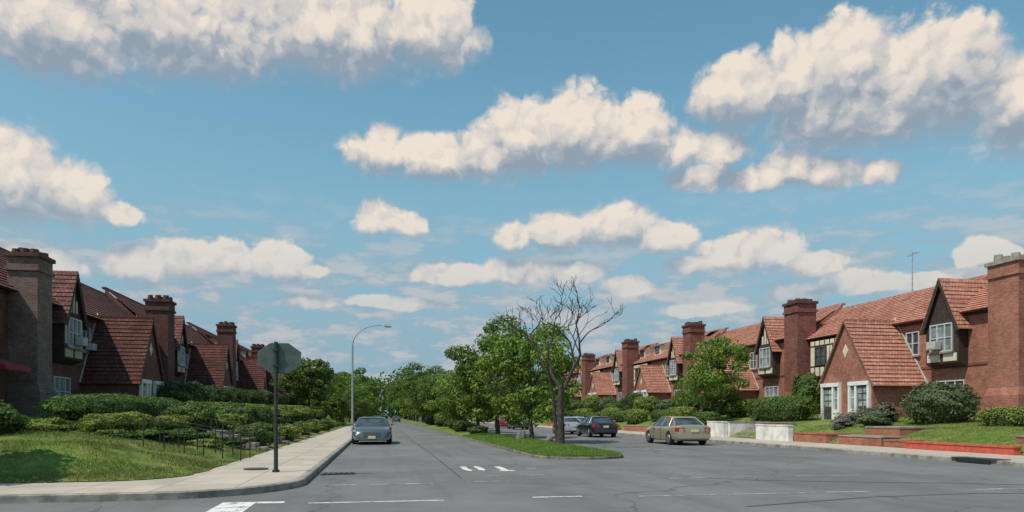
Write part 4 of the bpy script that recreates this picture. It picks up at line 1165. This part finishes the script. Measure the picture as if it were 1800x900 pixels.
t = mth(gn, 'MULTIPLY', mth(gn, 'SUBTRACT', n1, .5), .95)
t = mth(gn, 'MULTIPLY_ADD', mth(gn, 'SUBTRACT', v0, .48), .36, t)
t = mth(gn, 'MULTIPLY_ADD', mth(gn, 'SUBTRACT', v1, .48), .24, t)
gn.links.new(t, go_.inputs[0])

tc = nd(nt, 'ShaderNodeTexCoord')
s3 = nd(nt, 'ShaderNodeSeparateXYZ', {0: tc.outputs['Generated']})
az = mth(nt, 'ARCTAN2', s3.outputs[0], s3.outputs[1]); el = mth(nt, 'ARCSINE', s3.outputs[2])
AE = nd(nt, 'ShaderNodeCombineXYZ', {0: az, 1: el, 2: 0.0}).outputs[0]
wn = nd(nt, 'ShaderNodeTexNoise', {'Vector': AE, 'Scale': 16.0, 'Detail': 4.0, 'Roughness': .58})
WA = vmth(nt, 'MULTIPLY_ADD', vmth(nt, 'SUBTRACT', wn.outputs[1], (.5, .5, .5)), (.045, .022, 0), AE)
def grp(g, vec):
    g_ = nt.nodes.new('ShaderNodeGroup'); g_.node_tree = g; nt.links.new(vec, g_.inputs[0]); return g_.outputs[0]
def shape(vec, up):
    s = nd(nt, 'ShaderNodeSeparateXYZ', {0: vec}); y = mth(nt, 'ADD', s.outputs[1], up)
    return grp(gt, nd(nt, 'ShaderNodeCombineXYZ', {0: s.outputs[0], 1: y, 2: mth(nt, 'MULTIPLY', y, -1.0)}).outputs[0])
F0 = shape(WA, 0.0)
F1 = shape(WA, .034)
wn2 = nd(nt, 'ShaderNodeTexNoise', {'Vector': AE, 'Scale': 55.0, 'Detail': 3.0, 'Roughness': .6})
WB = vmth(nt, 'MULTIPLY_ADD', vmth(nt, 'SUBTRACT', wn2.outputs[1], (.5, .5, .5)), (.018, .018, 0), WA)
B0 = grp(gn, WB)
B1 = grp(gn, vmth(nt, 'ADD', WB, (-.007, .010, 0)))
top = mth(nt, 'SUBTRACT', F1, F0)
topn = ramp(nt, top, -.45, .75, smooth=False)
D0 = mth(nt, 'MULTIPLY_ADD', B0, mth(nt, 'MULTIPLY_ADD', topn, .75, .42), F0)
width = mth(nt, 'MULTIPLY_ADD', topn, -.36, .66)
alpha = ramp(nt, mth(nt, 'DIVIDE', mth(nt, 'SUBTRACT', 1.17, D0), width), 0, 1)
relief = mth(nt, 'MULTIPLY', mth(nt, 'SUBTRACT', B1, B0), 1.25)
crev = mth(nt, 'MULTIPLY', B0, -.5)
shade = mth(nt, 'ADD', mth(nt, 'MULTIPLY_ADD', topn, 1.15, -.08), mth(nt, 'ADD', relief, crev), clamp=True)
ccol = mixc(nt, ramp(nt, shade, .0, .5, smooth=False), (.29, .355, .43), (.50, .51, .53))
ccol = mixc(nt, ramp(nt, shade, .35, 1.0, smooth=False), ccol, (.87, .765, .66))
hz = ramp(nt, el, .32, .03)
ccol = mixc(nt, mth(nt, 'MULTIPLY', hz, .5), ccol, (.40, .47, .535))
alpha = mth(nt, 'MULTIPLY', alpha, mth(nt, 'SUBTRACT', .97, mth(nt, 'MULTIPLY', hz, .40)))
sv = vmth(nt, 'MULTIPLY', AE, (6.0, 17.0, 1.0))
ns = nd(nt, 'ShaderNodeTexNoise', {'Vector': sv, 'Scale': 2.0, 'Detail': 6.0, 'Roughness': .62}).outputs[0]
veil = mth(nt, 'MULTIPLY', mth(nt, 'MULTIPLY', ramp(nt, ns, .34, .58), ramp(nt, el, .32, .16)), .85)
skyc = mixc(nt, 1.0, sky.outputs[0], (1.02, 1.42, 1.20), 'MULTIPLY')
haze = ramp(nt, el, .50, -.02)
bg1 = nd(nt, 'ShaderNodeBackground', {'Color': skyc, 'Strength': .118})
bgh = nd(nt, 'ShaderNodeBackground', {'Color': (.235, .39, .50, 1), 'Strength': 1.0})
mh = nd(nt, 'ShaderNodeMixShader', {0: haze}); nt.links.new(bg1.outputs[0], mh.inputs[1]); nt.links.new(bgh.outputs[0], mh.inputs[2])
vcol = mixc(nt, ramp(nt, ns, .46, .62), (.32, .425, .51), (.53, .535, .55))
bgv = nd(nt, 'ShaderNodeBackground', {'Color': vcol, 'Strength': 1.0})
mv = nd(nt, 'ShaderNodeMixShader', {0: veil}); nt.links.new(mh.outputs[0], mv.inputs[1]); nt.links.new(bgv.outputs[0], mv.inputs[2])
bg2 = nd(nt, 'ShaderNodeBackground', {'Color': ccol, 'Strength': 1.0})
ms = nd(nt, 'ShaderNodeMixShader', {0: alpha}); nt.links.new(mv.outputs[0], ms.inputs[1]); nt.links.new(bg2.outputs[0], ms.inputs[2])
nt.links.new(ms.outputs[0], out.inputs[0])
w.cycles.sampling_method = 'MANUAL'; w.cycles.sample_map_resolution = 256
